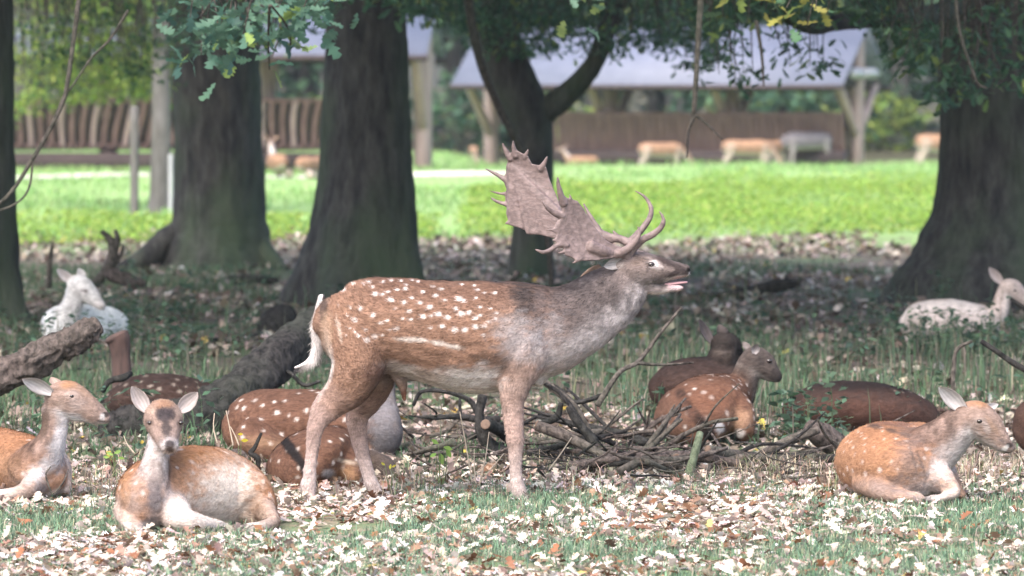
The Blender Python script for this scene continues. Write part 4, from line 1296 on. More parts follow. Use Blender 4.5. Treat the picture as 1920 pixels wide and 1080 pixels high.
def build_lying():
    G = "fallow deer resting around the stag"
    # doe at the right, head in profile
    d0 = 20.0
    deer("fallow_doe", "brown spotted doe lying with raised head facing right beside the branch pile", d0, [
        ('trunk', 'Z', [(1690, 876, .78, 55, 50), (1680, 864, .55, 86, 72), (1665, 864, .30, 95, 74), (1662, 866, .1, 96, 72), (1685, 872, -.08, 90, 68), (1720, 882, -.2, 70, 56)]),
        ('neck', (-.5, 0, 1), [(1690, 868, .0, 62, 66), (1735, 852, -.12, 48, 56), (1772, 824, -.17, 36, 45), (1800, 797, -.19, 29, 37), (1814, 784, -.19, 26, 32)]),
        ('head', (-.5, 0, 1), [(1806, 784, -.19, 26, 28), (1828, 786, -.19, 31, 36), (1848, 799, -.20, 28, 35), (1866, 817, -.21, 21, 27), (1882, 833, -.22, 16, 19), (1893, 841, -.22, 12, 12)]),
        ('uleg', 'Z', [(1625, 900, -.1, 30, 30), (1650, 920, -.25, 22, 20), (1690, 930, -.3, 16, 13), (1725, 935, -.3, 12, 10)]),
        ('leg', 'Z', [(1750, 890, -.2, 30, 34), (1775, 908, -.25, 18, 22), (1788, 922, -.28, 14, 13), (1765, 934, -.3, 12, 9), (1740, 938, -.32, 11, 9)]),
        ('uleg', 'Z', [(1770, 885, -.05, 22, 24), (1790, 915, -.1, 14, 15), (1805, 930, -.12, 9, 8)]),
        ('haunch', 'Z', [(1690, 838, .7, 40, 40), (1725, 830, .6, 45, 40), (1745, 850, .5, 30, 36)]),
    ], 'doe', 0.0068, fur=42000, fur_len=0.014, fur_w=0.0028, group=G, base_px=(1680, 938), seed=21, spots=115, spot_r=(0.007, 0.012), spot_up=(-0.25, 0.95),
        ears=[(1810, 771, -.23, 1761, 728, -.27, (-.1, -1, -.15), 31, (0.62, 0.58, 0.58)), (1850, 766, -.15, 1873, 757, -.12, (0, -1, 0.2), 14, (0.55, 0.5, 0.5))],
        eyes=[(1837, 790, True), (1837, 790, False)], eye_r=0.0105,
        marks=[(1837, 790, 13, 9, (0.42, 0.34, 0.31), 0.5), (1850, 803, 7, 12, (0.45, 0.38, 0.36), 0.6, 20), (1838, 756, 26, 9, (0.40, 0.20, 0.10), 0.7), (1862, 800, 5, 24, (0.34, 0.22, 0.16), 0.5, 35),
               (1845, 830, 30, 12, (0.50, 0.45, 0.44), 0.6, -30), (1892, 836, 8, 6, DK, 0.9), (1884, 842, 5, 9, (0.66, 0.62, 0.6), 0.85, -50), (1884, 851, 16, 4, (0.6, 0.55, 0.53), 0.8, -20), (1883, 847, 14, 1.8, (0.05, 0.04, 0.04), 0.8, -18),
               (1878, 826, 10, 4, (0.12, 0.1, 0.1), 0.6, -40),
               (1770, 870, 42, 26, (0.56, 0.53, 0.54), 0.75, 30), (1735, 915, 34, 22, (0.54, 0.49, 0.48), 0.7), (1755, 915, 12, 18, (0.17, 0.13, 0.12), 0.5), (1640, 799, 14.5, 5, (0.06, 0.045, 0.04), 0.8, -12), (1672, 808, 14.5, 5, (0.06, 0.045, 0.04), 0.8, -14), (1700, 816, 14.5, 6, (0.09, 0.065, 0.055), 0.7, -10), (1790, 768, 10, 26, (0.16, 0.11, 0.09), 0.5, -40),
               (1705, 865, 34, 60, (0.20, 0.15, 0.135), 0.75), (1660, 915, 50, 24, (0.26, 0.205, 0.19), 0.65), (1640, 850, 50, 40, (0.30, 0.15, 0.085), 0.45), (1712, 860, 3, 30, (0.13, 0.1, 0.09), 0.6, 15), (1728, 870, 3, 26, (0.13, 0.1, 0.09), 0.6, 20)])
    # doe facing the camera
    d0 = 18.6
    deer("fallow_doe", "tawny doe lying with her face and chest turned to the camera", d0, [
        ('trunk', 'Z', [(268, 945, -.06, 48, 52), (285, 930, .06, 68, 70), (345, 915, .22, 80, 80), (410, 920, .36, 78, 80), (455, 938, .44, 66, 66), (485, 955, .48, 42, 46)]),
        ('neck', (0, 1, 0), [(276, 955, -.02, 48, 48), (280, 925, -.03, 40, 42), (288, 890, -.02, 31, 36), (294, 855, .0, 25, 32), (300, 815, .03, 24, 30), (303, 790, .04, 24, 26)]),
        ('head', (0, .4, 1), [(303, 783, .08, 26, 24), (304, 782, .03, 35, 33), (307, 793, -.035, 36, 34), (311, 812, -.10, 26, 27), (316, 829, -.16, 19.5, 20), (319, 838, -.20, 16, 15)]),
        ('haunch', 'Z', [(430, 915, .3, 45, 52), (465, 935, .32, 45, 56), (492, 960, .3, 30, 40)]),
        ('leg', 'Z', [(495, 955, .25, 20, 26), (512, 978, .16, 14, 15), (490, 988, .08, 11, 11), (462, 992, .02, 11, 10), (445, 994, -.02, 10, 8)]),
        ('pale', 'Z', [(320, 955, -.02, 34, 34), (345, 975, -.10, 26, 24), (385, 985, -.02, 22, 17), (420, 990, .1, 16, 11)]),
        ('pale', 'Z', [(238, 955, -.02, 26, 30), (248, 985, -.10, 17, 15), (265, 993, -.12, 12, 9)]),
    ], 'doe', 0.0062, fur=52000, fur_len=0.014, fur_w=0.0028, group=G, base_px=(350, 1000), seed=31, spots=46, spot_r=(0.008, 0.013), spot_up=(0.1, 0.95), ridge_w=1.1,
        ears=[(278, 772, .03, 247, 725, .02, (.25, -1, -.1), 30, (0.50, 0.44, 0.43)), (335, 772, .03, 370, 736, .02, (-.25, -1, -.1), 30, (0.50, 0.44, 0.43))],
        eyes=[(281, 793, True), (339, 793, True)], eye_r=0.0085,
        marks=[(309, 778, 14.9, 20, (0.045, 0.038, 0.042), 0.9), (299, 776, 9, 14, (0.05, 0.042, 0.045), 0.8), (321, 776, 9, 14, (0.05, 0.042, 0.045), 0.8), (312, 803, 10, 20, (0.055, 0.046, 0.047), 0.85), (281, 793, 9, 6, (0.10, 0.07, 0.06), 0.6), (339, 793, 9, 6, (0.10, 0.07, 0.06), 0.6), (307, 757, 22, 9, (0.36, 0.2, 0.12), 0.7),
               (283, 770, 10, 8, (0.45, 0.33, 0.26), 0.6), (336, 772, 8, 8, (0.45, 0.33, 0.26), 0.6), (290, 815, 9, 18, (0.42, 0.30, 0.26), 0.5), (318, 835, 19, 11, (0.66, 0.62, 0.62), 0.85), (319, 833, 10, 8.5, (0.06, 0.05, 0.055), 0.95), (319, 843, 9, 6, DK, 0.95),
               (312, 851, 16, 4, (0.56, 0.5, 0.48), 0.7), (290, 925, 14.5, 40, (0.15, 0.135, 0.145), 0.8), (288, 950, 24, 40, (0.2, 0.18, 0.19), 0.5), (248, 940, 20, 34, (0.42, 0.35, 0.33), 0.55), (318, 945, 12, 34, (0.52, 0.48, 0.48), 0.5), (290, 880, 18, 34, (0.28, 0.22, 0.2), 0.5), (235, 910, 12, 45, (0.36, 0.2, 0.11), 0.5),
               (425, 905, 62, 52, (0.80, 0.66, 0.56), 0.7), (415, 955, 70, 42, (0.80, 0.70, 0.62), 0.8), (430, 915, 36, 36, (0.9, 0.8, 0.72), 0.6), (482, 950, 18, 26, (0.22, 0.13, 0.08), 0.65, 20), (285, 985, 26, 14, (0.20, 0.175, 0.185), 0.6), (458, 990, 8, 10, DK, 0.8), (365, 855, 60, 16, (0.44, 0.21, 0.09), 0.5)])
    # doe at the left edge
    d0 = 20.1
    deer("fallow_doe", "pale chested doe lying with eyes half closed beneath the leaning grey log", d0, [
        ('trunk', 'Z', [(78, 892, -.12, 50, 46), (62, 884, .02, 70, 56), (25, 876, .28, 80, 68), (-30, 872, .55, 82, 74), (-80, 878, .78, 72, 66), (-115, 890, .9, 46, 48)]),
        ('neck', (-1, 0, .2), [(62, 885, -.08, 50, 52), (78, 860, -.12, 40, 42), (95, 828, -.14, 30, 29), (104, 795, -.14, 26, 25), (104, 765, -.14, 26, 27)]),
        ('head', (-.5, 0, 1), [(98, 747, -.14, 25, 26), (122, 748, -.14, 31, 36), (146, 758, -.145, 28, 33), (168, 769, -.15, 22, 26), (188, 780, -.155, 17, 19), (201, 786, -.16, 12, 12)]),
        ('pale', 'Z', [(100, 870, .02, 30, 34), (118, 895, -.02, 17, 26), (120, 922, -.06, 13, 15)]),
        ('leg', 'Z', [(70, 905, -.2, 24, 26), (45, 922, -.28, 18, 17), (15, 928, -.3, 15, 13), (-15, 930, -.3, 12, 10)]),
    ], 'doe', 0.0068, fur=36000, fur_len=0.014, fur_w=0.0028, group=G, base_px=(40, 937), seed=41, spots=40, spot_r=(0.008, 0.013), spot_up=(0.2, 0.95), ridge_w=1.1,
        ears=[(98, 738, -.2, 43, 713, -.26, (-.05, -1, -.2), 29, (0.60, 0.56, 0.56)), (112, 722, -.08, 96, 704, .0, (.2, -.6, .4), 22, (0.4, 0.3, 0.25))],
        eyes=[(134, 743, True), (134, 743, False)], eye_r=0.008,
        marks=[(134, 740, 14, 7, (0.48, 0.38, 0.34), 0.6), (130, 718, 26, 10, (0.40, 0.21, 0.11), 0.75), (160, 735, 24, 8, (0.36, 0.23, 0.16), 0.6, -38), (145, 762, 16, 14, (0.40, 0.33, 0.31), 0.6), (140, 785, 26, 9, (0.62, 0.6, 0.62), 0.7, -22),
               (199, 777, 8, 6, DK, 0.85), (192, 783, 5, 8, (0.62, 0.58, 0.57), 0.8), (190, 795, 16, 4, (0.66, 0.6, 0.58), 0.8), (192, 790, 14, 1.8, (0.08, 0.06, 0.06), 0.7, -6),
               (84, 790, 8, 36, (0.10, 0.07, 0.055), 0.75, -8), (110, 840, 16, 46, (0.62, 0.60, 0.63), 0.75, -14), (78, 882, 34, 16, (0.66, 0.64, 0.66), 0.7, 28), (75, 915, 14, 12, (0.2, 0.19, 0.21), 0.5), (15, 870, 26, 26, (0.26, 0.15, 0.09), 0.4)])
    # spotted fawn seen from behind, between the stag's hind legs
    d0 = 20.75
    fawn_parts = [
        ('trunk', (-.4, 0.2, 1), [(572, 888, -.16, 46, 34), (578, 868, -.05, 82, 56), (590, 862, .15, 90, 60), (612, 862, .4, 78, 55), (630, 868, .6, 50, 42)]),
        ('haunch', 'Z', [(630, 862, .0, 40, 40), (655, 878, -.05, 26, 34), (668, 900, -.1, 16, 20)]),
        ('neck', 'Z', [(640, 868, .5, 40, 36), (675, 868, .42, 28, 28), (700, 870, .34, 24, 25)]),
        ('head', 'Z', [(700, 872, .34, 24, 26), (718, 878, .3, 23, 25), (732, 890, .27, 16, 18), (742, 900, .25, 10, 10)]),
    ]
    deer("fallow_fawn", "spotted fawn curled up behind the stag's hind legs, rump to the camera", d0, fawn_parts, 'fawn', 0.0075, fur=26000, fur_len=0.013, fur_w=0.003, group=G, base_px=(585, 915), seed=51,
         spots=85, spot_r=(0.008, 0.013), spot_up=(-0.7, 1.3), ridge_w=1.2,
         marks=stripe([(528, 806), (534, 826), (550, 848), (568, 872), (578, 895)], 10, DK, 0.88) + [ (650, 866, 22, 4, (0.6, 0.5, 0.4), 0.8, -12), (648, 888, 22, 16, (0.46, 0.27, 0.15), 0.7), (616, 888, 14, 9, (0.66, 0.6, 0.58), 0.9), (608, 897, 22, 18, DK, 0.35)])
    # larger doe behind the fawn, grey chest between the legs
    d0 = 22.0
    deer("fallow_doe", "grey chested spotted doe lying behind the stag beyond the curled fawn", d0, [
        ('trunk', 'Z', [(446, 815, .0, 46, 46), (480, 800, .0, 78, 66), (550, 795, 0, 88, 66), (620, 797, 0, 86, 66), (680, 805, 0, 74, 60), (712, 812, 0, 50, 46)]),
        ('neck', (-1, 0, 0), [(722, 830, -.1, 34, 32), (722, 805, -.12, 34, 34), (723, 780, -.1, 26, 28), (722, 750, -.06, 20, 20), (724, 715, .0, 20, 19), (728, 690, .0, 22, 22)]),
        ('head', 'Z', [(722, 680, .0, 24, 25), (745, 682, 0, 28, 30), (768, 692, 0, 22, 25), (790, 702, 0, 15, 16), (802, 708, 0, 10, 10)]),
        ('haunch', 'Z', [(470, 820, -.18, 45, 42), (500, 838, -.22, 36, 34), (560, 862, -.25, 22, 18)]),
        ('leg', 'Z', [(690, 850, -.1, 24, 20), (730, 866, -.14, 16, 13), (755, 872, -.14, 12, 9)]),
    ], 'fawn', 0.010, fur=16000, fur_len=0.015, fur_w=0.0035, group=G, base_px=(590, 870), seed=61, spots=60, spot_r=(0.008, 0.013), spot_up=(0.1, 0.95), ridge_w=1.1,
        ears=[(728, 664, .0, 702, 640, .0, (0, -1, 0), 26)], eyes=[(752, 680, True)],
        marks=[(722, 815, 44, 50, (0.16, 0.15, 0.16), 0.95), (722, 765, 30, 34, (0.19, 0.175, 0.185), 0.95), (725, 840, 5, 6, (0.12, 0.11, 0.115), 0.7), (480, 830, 50, 14, (0.38, 0.24, 0.15), 0.5)])
    # spotted fawn at the brush pile, rump to the camera
    d0 = 23.0
    deer("fallow_fawn", "dark faced spotted fawn lying rump first behind the branch pile", d0, [
        ('trunk', (-.35, .2, 1), [(1318, 800, -.2, 50, 40), (1312, 778, -.06, 86, 62), (1318, 768, .14, 90, 64), (1338, 760, .36, 78, 58), (1362, 752, .55, 52, 46)]),
        ('haunch', 'Z', [(1370, 768, -.02, 40, 40), (1390, 790, -.08, 26, 36), (1398, 815, -.12, 16, 22)]),
        ('neck', (-1, 0, .3), [(1372, 760, .4, 40, 36), (1390, 728, .34, 28, 29), (1400, 698, .3, 23, 25), (1408, 678, .3, 22, 24)]),
        ('head', (-.4, 0, 1), [(1402, 672, .3, 21, 22), (1418, 677, .3, 25, 28), (1434, 688, .3, 21, 25), (1448, 700, .3, 15, 18), (1460, 709, .3, 10, 11)]),
    ], 'fawn', 0.009, fur=18000, fur_len=0.014, fur_w=0.0033, group=G, base_px=(1320, 838), seed=71, spots=80, spot_r=(0.009, 0.015), spot_up=(-0.5, 1.3), ridge_w=1.3,
        ears=[(1414, 664, .2, 1420, 646, .18, (.1, -1, -.1), 17, (0.42, 0.38, 0.38)), (1404, 655, .38, 1394, 640, .42, (.1, -1, 0), 14, (0.2, 0.17, 0.16))], eyes=[(1442, 677, True)],
        marks=stripe([(1276, 738), (1290, 762), (1312, 788), (1328, 812), (1334, 832)], 11, DK, 0.9) + [ (1349, 801, 12, 9, (0.72, 0.70, 0.72), 0.95, -40), (1386, 813, 12, 9, (0.68, 0.64, 0.62), 0.9), (1388, 785, 22, 20, (0.44, 0.27, 0.18), 0.75), (1265, 780, 46, 50, (0.13, 0.075, 0.055), 0.6), (1330, 750, 60, 34, (0.17, 0.075, 0.045), 0.5),
               (1455, 704, 14, 12, (0.05, 0.042, 0.04), 0.7)])
    d0 = 24.3
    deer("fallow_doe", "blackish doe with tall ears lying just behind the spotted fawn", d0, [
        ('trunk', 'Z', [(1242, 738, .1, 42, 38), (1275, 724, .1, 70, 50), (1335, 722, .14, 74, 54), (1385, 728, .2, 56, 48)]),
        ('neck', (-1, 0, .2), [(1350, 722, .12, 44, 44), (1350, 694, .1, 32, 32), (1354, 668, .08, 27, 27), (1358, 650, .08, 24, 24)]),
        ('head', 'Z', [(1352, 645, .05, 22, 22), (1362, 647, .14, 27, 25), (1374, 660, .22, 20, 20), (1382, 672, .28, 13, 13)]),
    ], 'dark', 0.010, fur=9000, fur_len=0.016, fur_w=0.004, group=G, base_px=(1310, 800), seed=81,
        ears=[(1340, 645, .05, 1314, 598, .0, (.5, -.4, .1), 25, (0.12, 0.1, 0.1), (0.05, 0.042, 0.04)), (1362, 634, .1, 1348, 608, .1, (.3, .6, .1), 24, (0.1, 0.08, 0.08), (0.045, 0.036, 0.034))])
    d0 = 23.9
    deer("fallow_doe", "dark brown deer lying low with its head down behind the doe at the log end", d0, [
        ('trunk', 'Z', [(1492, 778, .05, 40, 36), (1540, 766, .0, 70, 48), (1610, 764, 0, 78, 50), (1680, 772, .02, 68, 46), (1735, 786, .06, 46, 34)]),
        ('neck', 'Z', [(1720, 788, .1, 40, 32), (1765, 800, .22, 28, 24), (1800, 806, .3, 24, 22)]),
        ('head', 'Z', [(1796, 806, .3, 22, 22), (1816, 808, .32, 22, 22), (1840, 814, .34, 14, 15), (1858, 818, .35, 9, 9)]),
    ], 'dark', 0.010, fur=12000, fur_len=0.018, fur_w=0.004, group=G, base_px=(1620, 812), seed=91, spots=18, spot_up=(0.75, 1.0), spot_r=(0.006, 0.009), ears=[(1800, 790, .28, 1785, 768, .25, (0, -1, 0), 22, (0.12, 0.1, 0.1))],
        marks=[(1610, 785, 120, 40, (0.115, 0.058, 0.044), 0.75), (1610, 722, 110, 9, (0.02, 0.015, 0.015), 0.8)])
    d0 = 24.6
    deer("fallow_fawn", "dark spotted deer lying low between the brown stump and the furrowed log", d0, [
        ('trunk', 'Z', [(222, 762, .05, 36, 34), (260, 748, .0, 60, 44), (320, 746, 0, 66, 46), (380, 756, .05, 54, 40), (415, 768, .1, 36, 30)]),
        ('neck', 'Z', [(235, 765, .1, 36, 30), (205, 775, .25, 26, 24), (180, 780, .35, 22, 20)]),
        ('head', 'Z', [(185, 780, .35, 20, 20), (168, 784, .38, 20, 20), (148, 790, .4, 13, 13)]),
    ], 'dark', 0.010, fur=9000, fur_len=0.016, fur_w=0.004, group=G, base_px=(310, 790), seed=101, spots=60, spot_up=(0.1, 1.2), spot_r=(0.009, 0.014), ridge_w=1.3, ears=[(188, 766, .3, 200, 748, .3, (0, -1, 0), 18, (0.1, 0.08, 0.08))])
    d0 = 31.5
    deer("white_fawn", "white fawn sitting up behind the leaning log with ears pricked", d0, [
        ('trunk', 'Z', [(100, 618, -.12, 26, 34), (118, 614, .0, 44, 42), (165, 612, .2, 52, 42), (205, 614, .34, 40, 38), (228, 620, .42, 22, 26)]),
        ('neck', (-1, 0, .3), [(112, 612, -.08, 32, 34), (128, 590, -.12, 23, 25), (138, 565, -.12, 19, 20), (143, 545, -.12, 18, 19)]),
        ('head', (.2, 0, 1), [(138, 532, -.12, 18, 18), (152, 538, -.14, 21, 22), (168, 553, -.16, 16, 18), (184, 568, -.18, 11, 12), (193, 576, -.19, 8, 8)]),
    ], 'white', 0.010, fur=6000, fur_len=0.016, fur_w=0.005, group=G, base_px=(150, 640), seed=111,
        ears=[(138, 530, -.14, 107, 505, -.16, (.2, -1, 0), 18, (0.62, 0.55, 0.53), (0.66, 0.64, 0.62)), (156, 522, -.14, 147, 503, -.12, (.1, -1, 0), 16, (0.66, 0.62, 0.6), (0.7, 0.68, 0.66))], eyes=[(160, 546, True)], eye_r=0.008,
        marks=[(158, 545, 9, 5, (0.25, 0.2, 0.2), 0.6), (142, 570, 14, 26, (0.45, 0.42, 0.41), 0.5)])
    d0 = 32.0
    deer("white_doe", "cream white doe lying in the grass at the foot of the massive oak", d0, [
        ('trunk', 'Z', [(1702, 612, .0, 24, 24), (1728, 602, 0, 40, 36), (1785, 599, 0, 46, 38), (1835, 604, 0, 40, 33), (1858, 610, 0, 30, 28)]),
        ('neck', (-1, 0, .2), [(1850, 604, 0, 26, 26), (1872, 582, -.04, 18, 20), (1880, 558, -.05, 14, 15), (1886, 542, -.05, 14, 15)]),
        ('head', (-.4, 0, 1), [(1882, 538, -.05, 14, 14), (1896, 541, -.05, 18, 19), (1910, 552, -.05, 15, 17), (1926, 566, -.05, 10, 12), (1938, 576, -.05, 7, 7)]),
    ], 'pale', 0.010, fur=7000, fur_len=0.016, fur_w=0.005, group=G, base_px=(1780, 640), seed=121,
        ears=[(1880, 532, -.08, 1855, 502, -.1, (.2, -1, 0), 18, (0.5, 0.42, 0.4), (0.4, 0.33, 0.31))], eyes=[(1903, 545, True)], eye_r=0.008)
    d0 = 21.6
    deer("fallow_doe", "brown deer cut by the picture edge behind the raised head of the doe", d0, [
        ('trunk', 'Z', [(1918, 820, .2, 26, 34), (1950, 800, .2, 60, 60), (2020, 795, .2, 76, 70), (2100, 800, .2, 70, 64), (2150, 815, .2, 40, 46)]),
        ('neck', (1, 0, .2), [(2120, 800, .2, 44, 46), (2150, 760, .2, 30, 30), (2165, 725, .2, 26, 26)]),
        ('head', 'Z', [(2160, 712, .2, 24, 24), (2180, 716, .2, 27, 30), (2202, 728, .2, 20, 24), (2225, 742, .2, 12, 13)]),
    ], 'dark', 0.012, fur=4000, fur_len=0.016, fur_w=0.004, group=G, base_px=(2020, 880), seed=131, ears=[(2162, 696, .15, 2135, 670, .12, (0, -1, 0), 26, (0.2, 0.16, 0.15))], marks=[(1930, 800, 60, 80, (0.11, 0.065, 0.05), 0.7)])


build_lying()


def build_far_deer():
    """deer grazing at the shelters: one standing body, posed per animal in metres (x forward)"""
    def stand(name, label, loc, yaw, pal, head_down=True, s=1.0, lying=False):
        loc = np.asarray(loc, float) - np.array([0, 0, 0.36 * s if lying else 0])
        L = [('trunk', 'Z', [(-.5, 0, .70, .10, .12), (-.35, 0, .68, .16, .17), (0, 0, .66, .17, .18), (.3, 0, .67, .16, .18), (.45, 0, .68, .11, .14)])]
        if lying:
            L += [('leg', 'Z', [(-.35, -.16, .46, .10, .10), (-.1, -.2, .42, .06, .06), (.1, -.2, .40, .03, .03)]), ('leg', 'Z', [(.3, -.12, .48, .08, .08), (.5, -.12, .42, .04, .04), (.4, -.14, .39, .03, .03)])]
        if head_down and not lying:
            L += [('neck', 'Z', [(.38, 0, .70, .10, .13), (.58, 0, .58, .07, .09), (.72, 0, .38, .055, .07), (.78, 0, .24, .05, .06)]),
                  ('head', 'X', [(.76, 0, .27, .05, .06), (.82, 0, .20, .055, .065), (.88, 0, .10, .04, .045), (.92, 0, .04, .025, .028)])]
        else:
            L += [('neck', 'X', [(.40, 0, .72, .11, .14), (.52, 0, .88, .07, .09), (.60, 0, 1.02, .055, .07)]),
                  ('head', 'Z', [(.57, 0, 1.06, .05, .055), (.66, 0, 1.06, .055, .065), (.76, 0, 1.02, .04, .045), (.84, 0, .99, .025, .028)])]
        for x, y in ((-.42, .09), (-.40, -.09)) if not lying else ():
            L.append(('leg', 'X', [(x + .04, y, .66, .08, .13), (x, y, .48, .05, .07), (x - .07, y, .36, .035, .045), (x - .03, y, .16, .025, .027), (x, y, .0, .03, .035)]))
        for x, y in ((.34, .08), (.36, -.08)) if not lying else ():
            L.append(('leg', 'X', [(x, y, .66, .07, .10), (x, y, .42, .045, .05), (x, y, .30, .035, .04), (x, y, .14, .024, .026), (x + .02, y, .0, .03, .035)]))
        R = rot(yaw, 2)
        parts = []
        for kind, ref, rows in L:
            r = np.array(rows, float); r[:, :] *= s
            r[:, :3] = r[:, :3] @ R.T + np.asarray(loc, float)
            rf = np.array((0, 0, 1.0)) if ref == 'Z' else R @ np.array((1.0, 0, 0))
            parts.append(loft(r, rf, 14, 4, kind))
        V, Fs, Nn = remesh(parts, 0.02, 3)
        c, _ = coat(V, parts, pal, loc[1], seed=7)
        root = thing(name, loc + np.array([0, 0, 0.36 * s if lying else 0]), label, "deer", "deer grazing at the shelters")
        part("body", V, Fs, M['coat'], root, c)
        hd = np.array((.60, 0, 1.10) if not head_down or lying else (.76, 0, .32))
        for sy in (-1, 1):
            b = (hd + np.array((-.02, sy * .05, 0))) * s; t = b + np.array((-.06, sy * .10, .10)) * s
            ev, ef, ec = ear(b @ R.T + loc, t @ R.T + loc, R @ np.array((.8, sy * .3, 0)), 0.06 * s, (0.5, 0.42, 0.4), (0.3, 0.2, 0.15))
            part("ear", ev, ef, M['ear'], root, ec)
        return root
    def loc(px, d):
        p = at(px, 300, d); return np.array([p[0], d, float(gz(p[0], d))])
    R_ = math.radians
    stand("fallow_doe", "orange doe grazing with white belly in front of the long shelter", loc(1400, 105.5), R_(8), 'far')
    stand("fallow_doe", "orange doe standing close behind the grazing doe at the shelter", loc(1448, 106.5), R_(62), 'far', True, 0.95)
    stand("dark_deer", "slate grey deer bending down at the long shelter's rack", loc(1512, 107), R_(205), 'grey', True, 1.15)
    stand("fallow_doe", "orange deer half hidden behind the massive oak on the meadow", loc(1768, 105), R_(15), 'far', False, 1.15)
    stand("fallow_doe", "small tawny deer facing the camera by the pale track", loc(888, 99), R_(-80), 'far', True, 0.5)
    stand("fallow_doe", "tawny deer lying below the left end of the board rack", loc(1090, 101), R_(170), 'far', True, 0.65, True)
    stand("fallow_doe", "pale tawny deer feeding at the middle of the board rack", loc(1240, 106.0), R_(15), 'far', True, 0.95)
    stand("fallow_doe", "tawny deer with grey flank lying below the slatted rack between the trunks", loc(520, 85.5), R_(105), 'far', True, 0.9, True)
    stand("fallow_doe", "orange deer lying against the broad oak trunk below the slatted rack", loc(585, 85.2), R_(60), 'far', True, 0.85, True)


build_far_deer()

# ------------------------------------------------------------------ fallen wood
def log_obj(name, d0, rows, mat, label, cat="log", group=None, amp=0.008, freq=26, n=18, per=7, cut=None, seed=1, forks=0):
    """rows: px, py, dy, radius px. One fallen branch or log as a solid with rough bark"""
    st = SP(d0, [(x, y, dy, w, w) for x, y, dy, w in rows])
    d = st[-1, :3] - st[0, :3]
    ref = (1, 0, 0.01) if abs(d[2]) > 0.75 * np.linalg.norm(d) else (0, 0, 1)
    L = loft(st, ref, n, per, cap=0.25)
    # bark ridges follow the length of the wood
    V = L['V']; m, k = L['rings'], L['n']
    body = V[:m * k].reshape(m, k, 3); c = body.mean(1, keepdims=True); dd = body - c
    r = np.linalg.norm(dd, axis=2, keepdims=True) + 1e-9
    th = np.linspace(0, 2 * np.pi, k, endpoint=False)[None, :, None] * np.ones((m, 1, 1))
    s = np.linspace(0, np.linalg.norm(np.diff(L['P'], axis=0), axis=1).sum(), m)[:, None, None] * np.ones((1, k, 1))
    q = np.concatenate([np.cos(th) * 2.6, np.sin(th) * 2.6, s * freq * 0.25], 2).reshape(-1, 3)
    nz = np.abs(fbm(q, 3, seed) - 0.5) * 2
    big = fbm(np.concatenate([np.cos(th), np.sin(th), s * 4], 2).reshape(-1, 3), 2, seed + 9) - 0.5
    body += dd / r * np.minimum(amp * (nz - 0.35) * 1.6 + amp * 2.0 * big, 1).reshape(m, k, 1) * np.minimum(1, r / (amp * 2.2))
    V[:m * k] = body.reshape(-1, 3)
    if forks:
        mb = MB(); mb.add(V, L['F'])
        r_ = np.random.default_rng(seed)
        for q in range(forks):
            i = r_.integers(2, len(L['P']) - 2)
            p, t, rr = L['P'][i], L['T'][i], L['a'][i]
            dv = t * r_.uniform(.5, 1) + np.array([r_.normal(0, .3), r_.normal(0, .5), abs(r_.normal(0, .22))])
            dv /= np.linalg.norm(dv); ln = r_.uniform(8, 26) * rr
            k1 = p + dv * ln * .5 + r_.normal(0, .06, 3) * ln; k2 = p + dv * ln + r_.normal(0, .1, 3) * ln
            FK = loft(np.array([(*p, rr * .6, rr * .6), (*k1, rr * .45, rr * .45), (*k2, rr * .2, rr * .2)]), (0.2, 0.3, 1), 6, 3)
            mb.add(FK['V'], FK['F'])
        V, allF, _ = mb.get(); L['F'] = allF
    base = V[:, :3].mean(0); base[2] = V[:, 2].min()
    if cut is None:
        return whole(name, V, L['F'], mat, label, cat, group, base=base)
    root = thing(name, base, label, cat, group)
    part("bark", V, L['F'], mat, root)
    e = 0 if cut == 0 else -1
    t = -L['T'][0] if cut == 0 else L['T'][-1]
    rr = L['a'][e]
    st2 = np.array([(*(L['P'][e] + t * rr * 0.10), rr * .9, rr * .9), (*(L['P'][e] + t * rr * 0.32), rr * .86, rr * .86)])
    C = loft(st2, ref, 14, 1, cap=0.05)
    part("cut_face", C['V'], C['F'], M['cutwood'], root)
    return root


